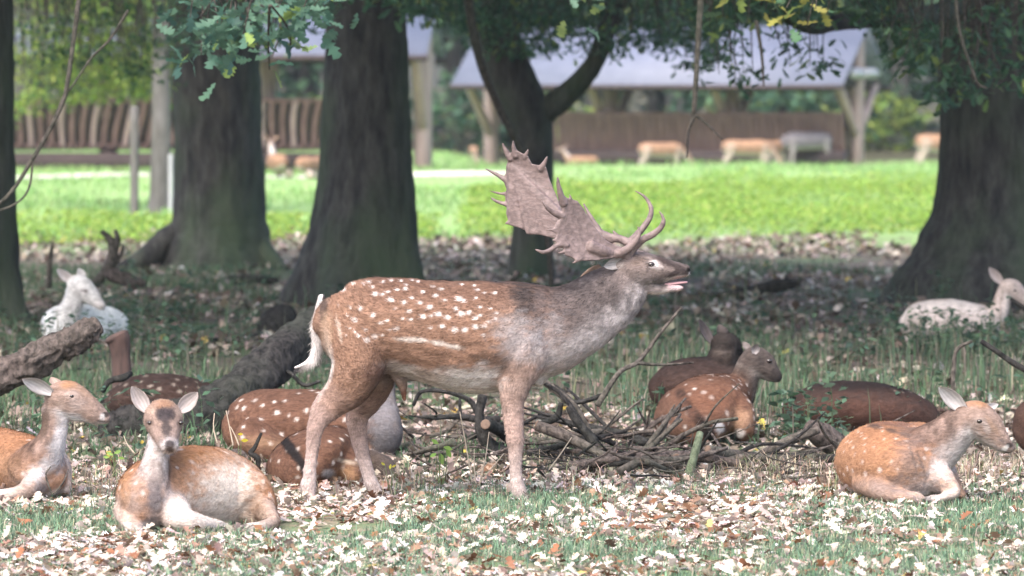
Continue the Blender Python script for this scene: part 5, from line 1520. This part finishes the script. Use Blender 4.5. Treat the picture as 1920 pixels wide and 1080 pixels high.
def build_wood():
    log_obj("leaning_log", 23.0, [(-330, 850, -.1, 40), (-180, 800, 0, 37), (-40, 722, 0, 36), (20, 695, 0, 30), (60, 678, 0, 33), (105, 652, 0, 27), (140, 636, 0, 29), (168, 620, 0, 26), (186, 610, 0, 17)], M['logpale'],
            "weathered pale grey log leaning up over the half asleep doe", amp=0.022, freq=46, seed=3, n=44, per=14)
    log_obj("furrowed_log", 24.0, [(625, 590, 1.2, 38), (575, 630, .8, 42), (510, 682, .3, 43), (450, 738, 0, 45), (395, 772, -.2, 46), (330, 796, -.3, 50), (260, 808, -.3, 50), (195, 818, -.3, 38)], M['log'],
            "thick dark furrowed log rising from the ground towards the stag's rump", amp=0.026, freq=52, seed=5, n=40, per=16)
    log_obj("broken_stump", 25.2, [(232, 770, 0, 27), (230, 720, 0, 21), (226, 670, 0, 19), (222, 640, 0, 23), (218, 630, 0, 25)], plain_mat("stump_wood", (0.075, 0.045, 0.038), (0.038, 0.025, 0.022), 0.9, 30, (1, 1, .2)),
            "brown flat topped broken stump standing behind the leaning log's end", "stump", amp=0.008, seed=8, n=22)
    log_obj("dark_stump", 33, [(520, 690, 0, 48), (524, 640, 0, 42), (520, 600, 0, 38), (512, 582, 0, 30)], M['log'], "low dark stump behind the furrowed log beside the broad oak", "stump", amp=0.03, seed=12, n=26)
    log_obj("antler_shaped_branch", 36, [(176, 536, 0, 9), (196, 512, 0, 10), (208, 490, 0, 10), (213, 468, 0, 9), (206, 448, 0, 7), (190, 434, 0, 4)], M['twig'], "dark forked branch stub standing up behind the white fawn", "branch", amp=0.004, seed=14)
    log_obj("antler_shaped_branch", 36, [(212, 478, 0, 8), (218, 460, 0, 7), (220, 446, 0, 6), (216, 431, 0, 3)], M['twig'], "short dark prong beside the forked branch stub", "branch", amp=0.003, seed=15)
    log_obj("antler_shaped_branch", 36, [(210, 498, 0, 7), (222, 486, 0, 5), (229, 472, 0, 4), (230, 458, 0, 2.5)], M['twig'], "side prong low on the forked branch stub", "branch", amp=0.003, seed=16)
    log_obj("short_log", 36, [(196, 510, 0, 12), (222, 518, 0, 15), (250, 527, 0, 13), (272, 532, 0, 8)], M['logpale'], "short pale log lying behind the white fawn's ears", amp=0.008, seed=17)
    log_obj("branch_stub", 36, [(92, 540, 0, 6), (93, 500, 0, 5), (95, 478, 0, 5), (99, 456, 0, 2.5)], M['twig'], "thin dark stub upright between the left oak and the white fawn", "branch", amp=0.003, seed=18)
    log_obj("ground_branch", 38, [(1275, 552, 0, 6), (1330, 556, 0, 8), (1400, 548, 0, 11), (1470, 534, 0, 12), (1500, 532, 0, 6)], M['log'], "long dark branch lying in the litter beyond the stag's muzzle", "branch", amp=0.008, seed=19)
    log_obj("ground_branch", 41, [(410, 530, 0, 8), (460, 524, 0, 9), (520, 526, 0, 6)], M['log'], "dark branch lying at the foot of the mossy oak", "branch", amp=0.006, seed=20)
    # pieces of the brush pile that can be told apart
    P = "dead wood of the brush pile"
    log_obj("dead_branch", 21.6, [(1008, 798, 0, 11), (1045, 812, -.02, 11), (1090, 832, -.05, 10), (1140, 858, -.08, 9), (1200, 868, -.08, 6)], M['twig'], "straight grey branch sloping down into the pile right of the stag's foreleg", "branch", P, amp=0.004, cut=0, seed=21)
    log_obj("dead_branch", 21.2, [(1075, 905, 0, 10), (1110, 876, .05, 12), (1165, 860, .1, 12), (1230, 858, .12, 12), (1300, 856, .15, 11), (1370, 866, .12, 9), (1420, 872, .1, 6)], M['logpale'], "pale bark branch arching along the front of the pile", "branch", P, amp=0.005, seed=22)
    log_obj("dead_branch", 22.0, [(905, 742, 0, 10), (899, 780, 0, 10), (903, 812, 0, 12), (922, 838, 0, 14), (950, 850, 0, 12)], M['log'], "crooked black branch behind the stag's foreleg", "branch", P, amp=0.005, seed=23)
    log_obj("sawn_branch", 21.9, [(911, 796, -.05, 11), (935, 806, .1, 12), (965, 830, .25, 12)], M['log'], "sawn branch showing a pale round cut face beside the foreleg", "branch", P, amp=0.003, cut=0, seed=24)
    log_obj("dead_branch", 21.9, [(1278, 576, .1, 2.5), (1240, 622, .1, 3.5), (1212, 660, .08, 4), (1192, 682, .05, 4.5), (1160, 700, 0, 5), (1120, 760, -.05, 6)], M['twig'], "thin upright branch slanting up under the stag's muzzle", "branch", P, amp=0.002, seed=25)
    log_obj("dead_branch", 21.9, [(1192, 680, .05, 4), (1240, 684, .1, 3), (1300, 680, .15, 2)], M['twig'], "thin level twig joining the upright branch", "branch", P, amp=0.001, seed=26)
    log_obj("dead_branch", 22.2, [(1020, 715, 0, 6), (1055, 742, 0, 8), (1082, 770, 0, 8), (1110, 822, 0, 7)], M['twig'], "forked grey branch leaning into the pile behind the chest", "branch", P, amp=0.003, seed=27)
    log_obj("dead_branch", 22.2, [(1138, 738, 0, 5), (1080, 754, 0, 5), (1050, 730, 0, 4), (1030, 718, 0, 3)], M['log'], "dark bent branch crossing the forked grey branch", "branch", P, amp=0.003, seed=28)
    log_obj("dead_branch", 22.0, [(1012, 796, 0, 7), (1044, 782, 0, 7), (1052, 756, 0, 5)], M['log'], "short dark hooked branch over the sloping grey branch", "branch", P, amp=0.003, seed=29)
    log_obj("dead_branch", 22.6, [(775, 760, 0, 4), (790, 735, 0, 4), (830, 733, 0, 5), (870, 745, 0, 5), (888, 760, 0, 6), (905, 800, 0, 6)], M['log'], "arched dark twig under the stag's belly", "branch", P, amp=0.002, seed=30)
    log_obj("mossy_stick", 21.0, [(1313, 812, .1, 7), (1304, 845, .05, 8), (1290, 893, 0, 8), (1286, 905, 0, 7)], bark_mat("mossy_bark", (0.06, 0.075, 0.05), (0.19, 0.22, 0.15), (0.16, 0.2, 0.1), 0.6, 0.8, 40), "upright greenish stick leaning on the pile below the fawn", "branch", P, amp=0.003, seed=31)
    log_obj("cut_log", 21.9, [(1512, 800, .05, 17), (1532, 812, .05, 23), (1560, 832, .1, 24), (1610, 870, .15, 24)], M['logpale'], "short stout log lying against the right doe's back", "log", P, amp=0.010, seed=32, n=24)
    log_obj("dead_branch", 21.8, [(1415, 858, 0, 7), (1455, 838, 0, 10), (1500, 818, 0, 10), (1535, 806, 0, 7)], M['twig'], "smooth grey branch running up to the stout log", "branch", P, amp=0.003, seed=33)
    log_obj("sawn_branch", 21.4, [(1268, 858, -.1, 9), (1240, 850, .05, 10), (1190, 845, .2, 10)], M['logpale'], "sawn branch end facing out below the spotted fawn", "branch", P, amp=0.003, cut=0, seed=34)
    log_obj("sawn_branch", 21.5, [(1328, 842, -.1, 8), (1370, 852, .05, 10), (1430, 858, .2, 9)], M['twig'], "lichen flecked sawn branch below the fawn's tail", "branch", P, amp=0.003, cut=0, seed=35)
    log_obj("dead_branch", 21.3, [(1840, 640, .3, 5), (1870, 660, .3, 5), (1905, 684, .3, 6), (1960, 715, .3, 7), (2040, 780, .3, 7), (2080, 860, .3, 7)], M['log'], "dark bare branch slanting in over the right doe's head", "branch", amp=0.002, seed=36)
    log_obj("dead_branch", 24, [(1822, 640, 0, 3), (1795, 655, 0, 3.5), (1788, 690, 0, 4), (1785, 780, 0, 4)], M['twig'], "thin hooked twig standing behind the right doe's ear", "branch", amp=0.002, seed=37)
    log_obj("dead_branch", 30, [(1895, 560, 0, 4), (1930, 585, 0, 6), (1985, 625, 0, 6), (2040, 690, 0, 6)], M['log'], "dark branch crossing below the cream doe's chin", "branch", amp=0.003, seed=38)
    log_obj("dead_branch", 20.7, [(490, 812, 0, 3), (478, 838, 0, 4), (470, 850, 0, 5), (484, 862, 0, 5), (478, 900, 0, 5)], M['log'], "crooked dark twig between the tawny doe and the fawn", "branch", amp=0.002, seed=39)
    log_obj("dead_branch", 19.9, [(95, 875, -.25, 1.6), (86, 890, -.25, 1.8), (93, 915, -.25, 2), (100, 925, -.25, 2), (118, 905, -.25, 1.8), (128, 880, -.2, 1.4)], M['twig'], "thin looping twig in front of the pale chested doe", "branch", amp=0.001, seed=40)
    log_obj("dead_branch", 24.2, [(520, 690, 0, 3), (545, 700, 0, 4), (570, 722, 0, 4), (600, 715, 0, 3)], M['log'], "short dark twig hanging off the furrowed log", "branch", amp=0.002, seed=41)
    log_obj("dead_branch", 24.0, [(192, 735, -.2, 5), (205, 715, -.2, 6), (232, 708, -.2, 7), (245, 700, -.1, 5)], M['log'], "hooked dark twig at the foot of the broken stump", "branch", amp=0.002, seed=42)
    log_obj("pale_branch", 21.7, [(425, 862, 0, 8), (440, 852, 0, 11), (455, 858, 0, 11), (470, 880, 0, 8)], M['logpale'], "short pale branch with a yellow leaf behind the tawny doe's back", "branch", amp=0.003, seed=43)
    # the rest of the pile: branches that only their place tells apart
    def pile(n, x0, x1, y0, y1, dl, dh, rmin, rmax, lmin, lmax, elev, where='under the stag'):
        for i in range(n):
            d = rng.uniform(dl, dh)
            gy = 147 + 1.76 * F / d
            px, py = rng.uniform(x0, x1), gy - abs(rng.normal(0, elev)) - 4
            py = np.clip(py, y0, y1)
            ang = rng.normal(0, 0.42) + (math.pi if rng.random() < 0.5 else 0)
            ln = rng.uniform(lmin, lmax); r = rng.uniform(rmin, rmax) ** 1.0
            pts = []
            bend = rng.normal(0, 0.16, 4)
            x, y = px, py
            dyv = rng.normal(0, 0.35)
            for k in range(5):
                pts.append((x, min(y, gy - 2), (k - 2) * dyv * 0.12, r * (1 - 0.14 * k)))
                x += math.cos(ang + bend[min(k, 3)]) * ln / 4; y += math.sin(ang + bend[min(k, 3)]) * ln / 4 * 0.8
            tone = ("grey", "blackish", "grey", "pale brown")[i % 4]; thin = r < 3
            log_obj("dead_twig" if thin else "dead_branch", d, pts, (M['twig'], M['log'], M['twig'], M['logpale'])[i % 4], "%s %s tangled in the brush pile %s" % (tone, "thin twig" if thin else "dead branch", where), "twig" if thin else "branch", "%s %s %s" % (tone, "twigs" if thin else "branches", where), amp=0.003 if r > 5 else 0.0015, n=9, per=3, seed=200 + i, forks=0 if r < 2 else int(rng.integers(1, 4)))
    pile(24, 1010, 1230, 740, 900, 20.9, 22.8, 3, 11, 90, 220, 26, where="right of the stag's foreleg")
    pile(26, 1200, 1560, 830, 905, 20.8, 21.8, 3, 11, 90, 240, 12, where='below the spotted fawn')
    pile(16, 770, 1010, 730, 890, 21.4, 23.2, 3, 10, 70, 200, 34, where="under the stag's belly")
    pile(30, 1000, 1220, 700, 905, 20.7, 22.8, 1.2, 3.0, 50, 160, 24, where="right of the stag's foreleg")
    pile(36, 1200, 1590, 825, 908, 20.7, 21.8, 1.2, 3.0, 50, 180, 12, where='below the spotted fawn')
    pile(26, 760, 1010, 720, 900, 20.9, 23.2, 1.2, 2.8, 40, 150, 30, where="under the stag's belly")
    pile(6, 1480, 1600, 790, 890, 21.0, 22.4, 4, 10, 80, 170, 18, where='beside the right doe')
    # fallen twigs further back
    for i in range(26):
        d = rng.uniform(25, 44); gy = 147 + 1.76 * F / d
        px = rng.uniform(40, 1860); ln = rng.uniform(40, 130); a = rng.normal(0, .12)
        r = rng.uniform(1.8, 5)
        pts = [(px + ln * (t - .5) * math.cos(a), gy - 3 - rng.uniform(0, 4) - ln * (t - .5) * math.sin(a), (t - .5) * rng.normal(0, 1), r * (1 - .4 * t)) for t in (0, .33, .66, 1)]
        log_obj("fallen_twig", d, pts, M['log'] if i % 2 else M['twig'], "thin fallen twig half buried in the woodland litter", "twig", "twigs on the woodland floor", amp=0.002, n=7, per=4, seed=300 + i)


build_wood()

# ------------------------------------------------------------------ ground cover
TAN = [(5, (0.40, 0.315, 0.27)), (5, (0.50, 0.42, 0.37)), (2.6, (0.235, 0.15, 0.105)), (1.8, (0.15, 0.075, 0.045)), (0.15, (0.34, 0.26, 0.09)), (2.2, (0.60, 0.55, 0.51))]
MIDTAN = [(4, (0.27, 0.22, 0.185)), (3, (0.17, 0.13, 0.105)), (2, (0.38, 0.33, 0.29)), (2, (0.09, 0.062, 0.048)), (0.12, (0.45, 0.34, 0.08))]


def litter(n, x, y, size, pal, TV, TF, rough=0.35):
    pos = np.column_stack([x, y, gz(x, y) + rng.uniform(0.004, 0.02, n)])
    R = rotmats(rng.uniform(0, 6.28, n), rng.normal(0, rough, n), rng.normal(0, rough, n))
    return scatter(TV, TF, pos, R, size * rng.uniform(0.6, 1.35, n), pick(pal, n, 0.2), np.clip(rng.normal(0, 0.5, n), -.8, .8), np.clip(rng.normal(0.1, 0.35, n), -.6, .7))


def clumpy(n, x0, x1, y0, y1, scale, thr, seed, power=1.5):
    """random points with patchy density"""
    m = int(n * 4)
    x, y = rng.uniform(x0, x1, m), rng.uniform(y0, y1, m)
    f = fbm(np.column_stack([x * scale, y * scale * 0.6, np.zeros(m)]), 3, seed)
    p = np.clip((f - thr) * 4 + 0.5, 0.03, 1) ** power
    k = rng.random(m) < p
    return x[k][:n], y[k][:n]


def build_cover():
    # --- short lawn grass at the front
    xs, ys = clumpy(90000, -3.4, 3.4, 15.6, 21.2, 1.3, 0.42, 5)
    dens = np.clip(1 - (ys - 19.6) / 1.6, 0.12, 1); k = rng.random(len(xs)) < dens; xs, ys = xs[k], ys[k]
    n = len(xs)
    pos = np.column_stack([xs, ys, gz(xs, ys)])
    col = pick([(5, (0.12, 0.195, 0.125)), (3, (0.17, 0.25, 0.16)), (2, (0.22, 0.27, 0.18)), (1.4, (0.33, 0.30, 0.22))], n, 0.2)
    V, Fs, C = blades(pos, rng.uniform(0.018, 0.055, n), rng.uniform(0.003, 0.006, n), col, 0.8)
    tag(link("lawn_grass", new_mesh("lawn_grass", V, Fs, C), M['grass']), "short pale green grass between the fallen leaves in front", "grass", kind="stuff")
    # --- fallen leaves: the largest ones singly, the rest together
    xs, ys = clumpy(23000, -3.4, 3.4, 15.9, 21.6, 1.6, 0.42, 9, 0.8)
    n = len(xs)
    V, Fs, C = litter(n, xs, ys, 0.054, TAN, LEAF_V * np.array([1.2, 1, 1]), LEAF_F, 0.28)
    tag(link("leaf_litter", new_mesh("leaf_litter", V, Fs, C), M['litter']), "dry pale oak leaves carpeting the grass in front of the deer", "leaves", kind="stuff")
    meshes = []
    for v in range(14):
        L = LEAF_V * np.array([1.3, 1, 1])
        L[:, 2] += rng.uniform(-.7, .7) * (L[:, 1] - .4) ** 2 + rng.uniform(-.3, .6) * np.abs(L[:, 0]) + 0.05 * np.sin(L[:, 1] * 8 + v)
        me = new_mesh("fallen_leaf", L, [LEAF_F], np.repeat(pick(TAN if v < 10 else [(1, (0.24, 0.11, 0.06))], 1), len(L), 0))
        me.materials.append(M['litter']); meshes.append(me)
    for i in range(300):
        y = rng.uniform(16.9, 18.9); x = rng.uniform(-.1, .1) * y * 1.06
        v = rng.integers(14)
        o = link("fallen_leaf", meshes[v], loc=(x, y, float(gz(x, y)) + rng.uniform(0.012, 0.03)))
        o.rotation_euler = (rng.normal(0, .25), rng.normal(0, .25), rng.uniform(0, 6.28)); o.scale = (rng.uniform(.05, .075),) * 3
        tag(o, "reddish brown fallen oak leaf lying on the front grass" if v >= 10 else "dry pale fallen oak leaf lying on the front grass", "leaf", "brown leaves on the front grass" if v >= 10 else "pale leaves on the front grass")
    # --- woodland litter
    xs, ys = clumpy(30000, -7, 7, 20.6, 54, 0.7, 0.40, 15, 1.0)
    nr = ys < 27
    mb = MB()
    for sel, tv, tf, sz in ((nr, LEAF_V * np.array([1.2, 1, 1]), LEAF_F, 0.060), (~nr, SLEAF_V * np.array([1.3, 1, 1]), SLEAF_F, 0.085)):
        mb.add(*litter(sel.sum(), xs[sel], ys[sel], sz, MIDTAN, tv, tf, 0.4))
    x2, y2 = rng.uniform(-3.4, 3.4, 9000), rng.uniform(20.6, 26, 9000)
    mb.add(*litter(9000, x2, y2, 0.056, MIDTAN, LEAF_V * np.array([1.2, 1, 1]), LEAF_F, 0.4))
    V, Fs, C = mb.get()
    tag(link("woodland_litter", new_mesh("woodland_litter", V, Fs, C), M['litter']), "brown and grey dead leaves covering the woodland floor", "leaves", kind="stuff")
    # a band of drier leaves where the lawn ends
    # --- rough grass of the wood
    xs, ys = clumpy(46000, -6.5, 6.5, 20.9, 44, 0.75, 0.52, 25, 1.8)
    n = len(xs)
    pos = np.column_stack([xs, ys, gz(xs, ys)])
    hf = fbm(np.column_stack([xs * .9, ys * .5, np.zeros(n)]), 2, 31)
    tall = np.where(ys < 21.8, 0.07, 0.12)
    col = pick([(4, (0.065, 0.115, 0.060)), (3, (0.09, 0.14, 0.08)), (1.4, (0.13, 0.135, 0.09)), (0.5, (0.2, 0.175, 0.13))], n, 0.22)
    V, Fs, C = blades(pos, tall * (0.35 + 1.1 * hf) * rng.uniform(0.5, 1.2, n), rng.uniform(0.004, 0.010, n), col, 0.7)
    tag(link("woodland_grass", new_mesh("woodland_grass", V, Fs, C), M['grass']), "rough muted green grass growing between the resting deer", "grass", kind="stuff")
    # taller thin stems and weeds, thicker round the white deer
    xs = np.concatenate([rng.uniform(-5, 5, 1500), rng.normal(-2.9, .45, 260), rng.normal(2.9, .5, 800), rng.normal(1.3, .4, 500), rng.normal(1.0, .5, 500)])
    ys = np.concatenate([rng.uniform(22.5, 40, 1500), rng.uniform(26, 30.6, 260), rng.uniform(26, 31.2, 800), rng.uniform(23.8, 26, 500), rng.uniform(25, 30, 500)])
    n = len(xs); pos = np.column_stack([xs, ys, gz(xs, ys)])
    col = pick([(4, (0.08, 0.125, 0.075)), (2, (0.13, 0.125, 0.09)), (1, (0.2, 0.175, 0.135))], n, 0.2)
    V, Fs, C = blades(pos, rng.uniform(0.12, 0.32, n), rng.uniform(0.005, 0.010, n), col, 0.35)
    tag(link("tall_grass", new_mesh("tall_grass", V, Fs, C), M['grass']), "thin tall grass stems standing about the white deer", "grass", kind="stuff")
    # low leafy weeds
    m = 420
    wx = np.concatenate([rng.uniform(-5, 5, 280), rng.normal(2.9, .35, 60), rng.normal(1.45, .10, 14), rng.normal(-2.4, .3, 20)])
    wy = np.concatenate([rng.uniform(22, 42, 280), rng.uniform(30, 31.2, 60), rng.uniform(23, 23.6, 14), rng.uniform(29, 31, 20)])
    mb = MB()
    for x, y in zip(wx, wy):
        k = rng.integers(14, 30); h = rng.uniform(0.10, 0.34)
        z = rng.uniform(0.02, 1, k) * h
        p = np.column_stack([x + rng.normal(0, .035, k), y + rng.normal(0, .035, k), gz(x, y) + z])
        V, Fs, C = scatter(SLEAF_V, SLEAF_F, p, rotmats(rng.uniform(0, 6.28, k), rng.uniform(-.6, .5, k), rng.normal(0, .4, k)), rng.uniform(.03, .075, k), pick([(3, (0.06, 0.105, 0.07)), (2, (0.085, 0.14, 0.085)), (1, (0.05, 0.08, 0.05))], k))
        mb.add(V, Fs, C)
        V, Fs, C = blades(np.array([[x, y, float(gz(x, y))]]), np.array([h]), np.array([.008]), np.array([[.1, .13, .07]]), .1)
        mb.add(V, Fs, C)
    V, Fs, C = mb.get()
    tag(link("leafy_weeds", new_mesh("leafy_weeds", V, Fs, C), M['leaf']), "low leafy weeds scattered over the woodland floor", "weeds", kind="stuff")
    # --- meadow
    xs, ys = clumpy(60000, -15, 15, 48, 112, 0.35, 0.42, 35, 1.0)
    k = rng.random(len(xs)) < np.clip((ys + 3 * (fbm(np.column_stack([xs * .5, ys * .2, 0 * xs]), 2, 4) - .5) * 2 - 50) / 4, 0, 1); xs, ys = xs[k], ys[k]
    k = ~((np.abs(ys - (86.5 + .25 * (xs + 4))) < 1.6) & (xs < 1.5)); xs, ys = xs[k], ys[k]
    n = len(xs); pos = np.column_stack([xs, ys, gz(xs, ys)])
    col = pick([(4, (0.20, 0.33, 0.11)), (3, (0.25, 0.38, 0.15)), (1, (0.30, 0.38, 0.17))], n, 0.15)
    V, Fs, C = blades(pos, rng.uniform(0.05, 0.15, n), rng.uniform(0.012, 0.03, n), col, 0.6)
    tag(link("meadow_grass", new_mesh("meadow_grass", V, Fs, C), M['grass']), "bright green meadow grass beyond the oaks", "grass", kind="stuff")
    # leafy growth along the near edge of the meadow
    xs = np.concatenate([rng.uniform(-.6, 8, 7000), rng.uniform(-6.5, -2.5, 1800), rng.uniform(-2.4, -.9, 500)]); ys = np.concatenate([rng.uniform(53, 76, 7000), rng.uniform(51, 58, 1800), rng.uniform(52, 60, 500)])
    n0 = len(xs)
    hh = 0.05 + 0.42 * fbm(np.column_stack([xs * .8, ys * .35, 0 * xs]), 2, 44) ** 1.5
    hh[7000:] *= 0.5
    k = np.repeat(np.arange(n0), 8); n = len(k)
    pos = np.column_stack([xs[k] + rng.normal(0, .05, n), ys[k] + rng.normal(0, .08, n), gz(xs[k], ys[k]) + hh[k] * rng.uniform(.1, 1, n)])
    col = pick([(4, (0.20, 0.31, 0.05)), (3, (0.27, 0.38, 0.08)), (1.5, (0.12, 0.21, 0.05)), (.9, (0.36, 0.38, 0.11))], n, .15)
    V, Fs, C = scatter(SLEAF_V, SLEAF_F, pos, rotmats(rng.uniform(0, 6.28, n), rng.uniform(-.7, .7, n), rng.normal(0, .5, n)), rng.uniform(.035, .08, n), col)
    tag(link("meadow_herbs", new_mesh("meadow_herbs", V, Fs, C), M['leaf']), "lime green leafy herbs along the near edge of the meadow", "plants", kind="stuff")
    # dry stems in the litter just behind the lawn
    xs, ys = clumpy(5200, -3.2, 3.2, 20.0, 21.6, 1.8, 0.5, 55, 1.5)
    n = len(xs); pos = np.column_stack([xs, ys, gz(xs, ys)])
    V, Fs, C = blades(pos, rng.uniform(.04, .13, n), rng.uniform(.0025, .005, n), pick([(3, (.38, .32, .25)), (2, (.28, .2, .15)), (1.5, (.16, .19, .1))], n, .2), 1.0)
    tag(link("dry_grass", new_mesh("dry_grass", V, Fs, C), M['grass']), "thin dry straw coloured grass along the edge of the lawn", "grass", kind="stuff")
    # single dry stems and seedlings in focus
    def stems(rows, d, label, r=1.3):
        V, Fs, _ = tubes([([at(x0, y0, d), at((x0 + x1) / 2 + rng.normal(0, 2), (y0 + y1) / 2, d), at(x1, y1, d)], r * d / F, r * .5 * d / F) for x0, y0, x1, y1 in rows], 5, 4)
        return V, Fs
    for rows, lab in (([(887, 915, 862, 772)], "tall dry stem leaning left beside the stag's foreleg"), ([(897, 915, 917, 810)], "tall dry stem leaning right beside the stag's foreleg"), ([(893, 915, 889, 842)], "short dry stem between the two leaning stems"),
                      ([(1030, 880, 1072, 820)], "dry stem leaning right behind the foreleg"), ([(900, 905, 945, 850)], "fine dry stem crossing to the stag's foreleg"), ([(437, 835, 424, 770)], "dry stem standing before the furrowed log"), ([(407, 830, 402, 775)], "green stem standing before the furrowed log"),
                      ([(448, 835, 432, 800)], "short dry stem by the pale branch"), ([(252, 850, 232, 817)], "dry stem leaning at the tawny doe's shoulder")):
        V, Fs = stems(rows, 20.6, lab, 1.6)
        whole("dry_stem", V, Fs, plain_mat("straw", (.45, .38, .30), (.32, .25, .19), .8, 40), lab, "stem", "dry stems in focus")
    def seedling(px, py, d, leaves, label, pal):
        b = at(px, py, d); b[2] = float(gz(b[0], b[1]))
        root = thing("seedling", b, label, "seedling")
        tops = [at(x, y, d) for x, y, *_ in leaves]
        V, Fs, _ = tubes([([b, (b + t) / 2 + rng.normal(0, .006, 3), t], 0.0025, 0.0012) for t in tops], 4, 3)
        o = part("stem", V, Fs, plain_mat("seedling_stem", (.12, .16, .06), None, .7, 30), root); o["kind"] = "stuff"
        for (x, y, ln, ang), t in zip(leaves, tops):
            s = ln * d / F
            L = oak_leaf(6)[0] * s
            L[:, 2] += 0.15 * np.abs(L[:, 0])
            L = L @ rot(math.radians(70), 0).T @ rot(math.radians(ang), 1).T
            part("leaf", L + t, [oak_leaf(6)[1]], M['leaf'], root, np.repeat(pick(pal, 1), len(L), 0))
    lg = [(1, (.28, .42, .10))]
    seedling(826, 905, 20.4, [(822, 832, 16, -60), (832, 838, 18, 110), (826, 850, 24, 170), (836, 842, 20, 150), (818, 850, 14, -120)], "seedling with drooping bright green leaves before the brush pile", lg)
    seedling(213, 880, 20.9, [(212, 853, 14, -70), (214, 850, 14, 70), (205, 857, 12, -90), (222, 858, 12, 100)], "tiny bright green seedling beside the pale chested doe", lg)
    seedling(731, 915, 20.3, [(731, 880, 10, 10), (722, 872, 9, -60), (735, 876, 9, 60)], "seedling with small yellow leaves by the stag's hind hoof", [(1, (.5, .42, .06))])
    seedling(448, 868, 20.9, [(452, 826, 14, 90), (446, 814, 10, 90)], "seedling with a yellow leaf behind the tawny doe", [(1, (.55, .45, .05))])


build_cover()

# ------------------------------------------------------------------ damp air
def build_haze():
    m = bpy.data.materials.new("damp_air"); m.use_nodes = True
    nt = m.node_tree
    nt.nodes.remove(nt.nodes["Principled BSDF"])
    v = nt.nodes.new("ShaderNodeVolumePrincipled")
    v.inputs["Color"].default_value = (0.86, 0.92, 0.95, 1)
    v.inputs["Density"].default_value = 0.0003
    v.inputs["Anisotropy"].default_value = 0.2
    nt.links.new(v.outputs[0], nt.nodes["Material Output"].inputs["Volume"])
    V, Fs = box((0, 90, 6.5), (130, 210, 17.0))
    V[:, 2] = np.where(V[:, 2] < 5, -1.5, 17.0)
    tag(link("haze", new_mesh("haze", V, Fs), m), "thin pale haze hanging in the wood and over the meadow", "haze", kind="stuff")


build_haze()
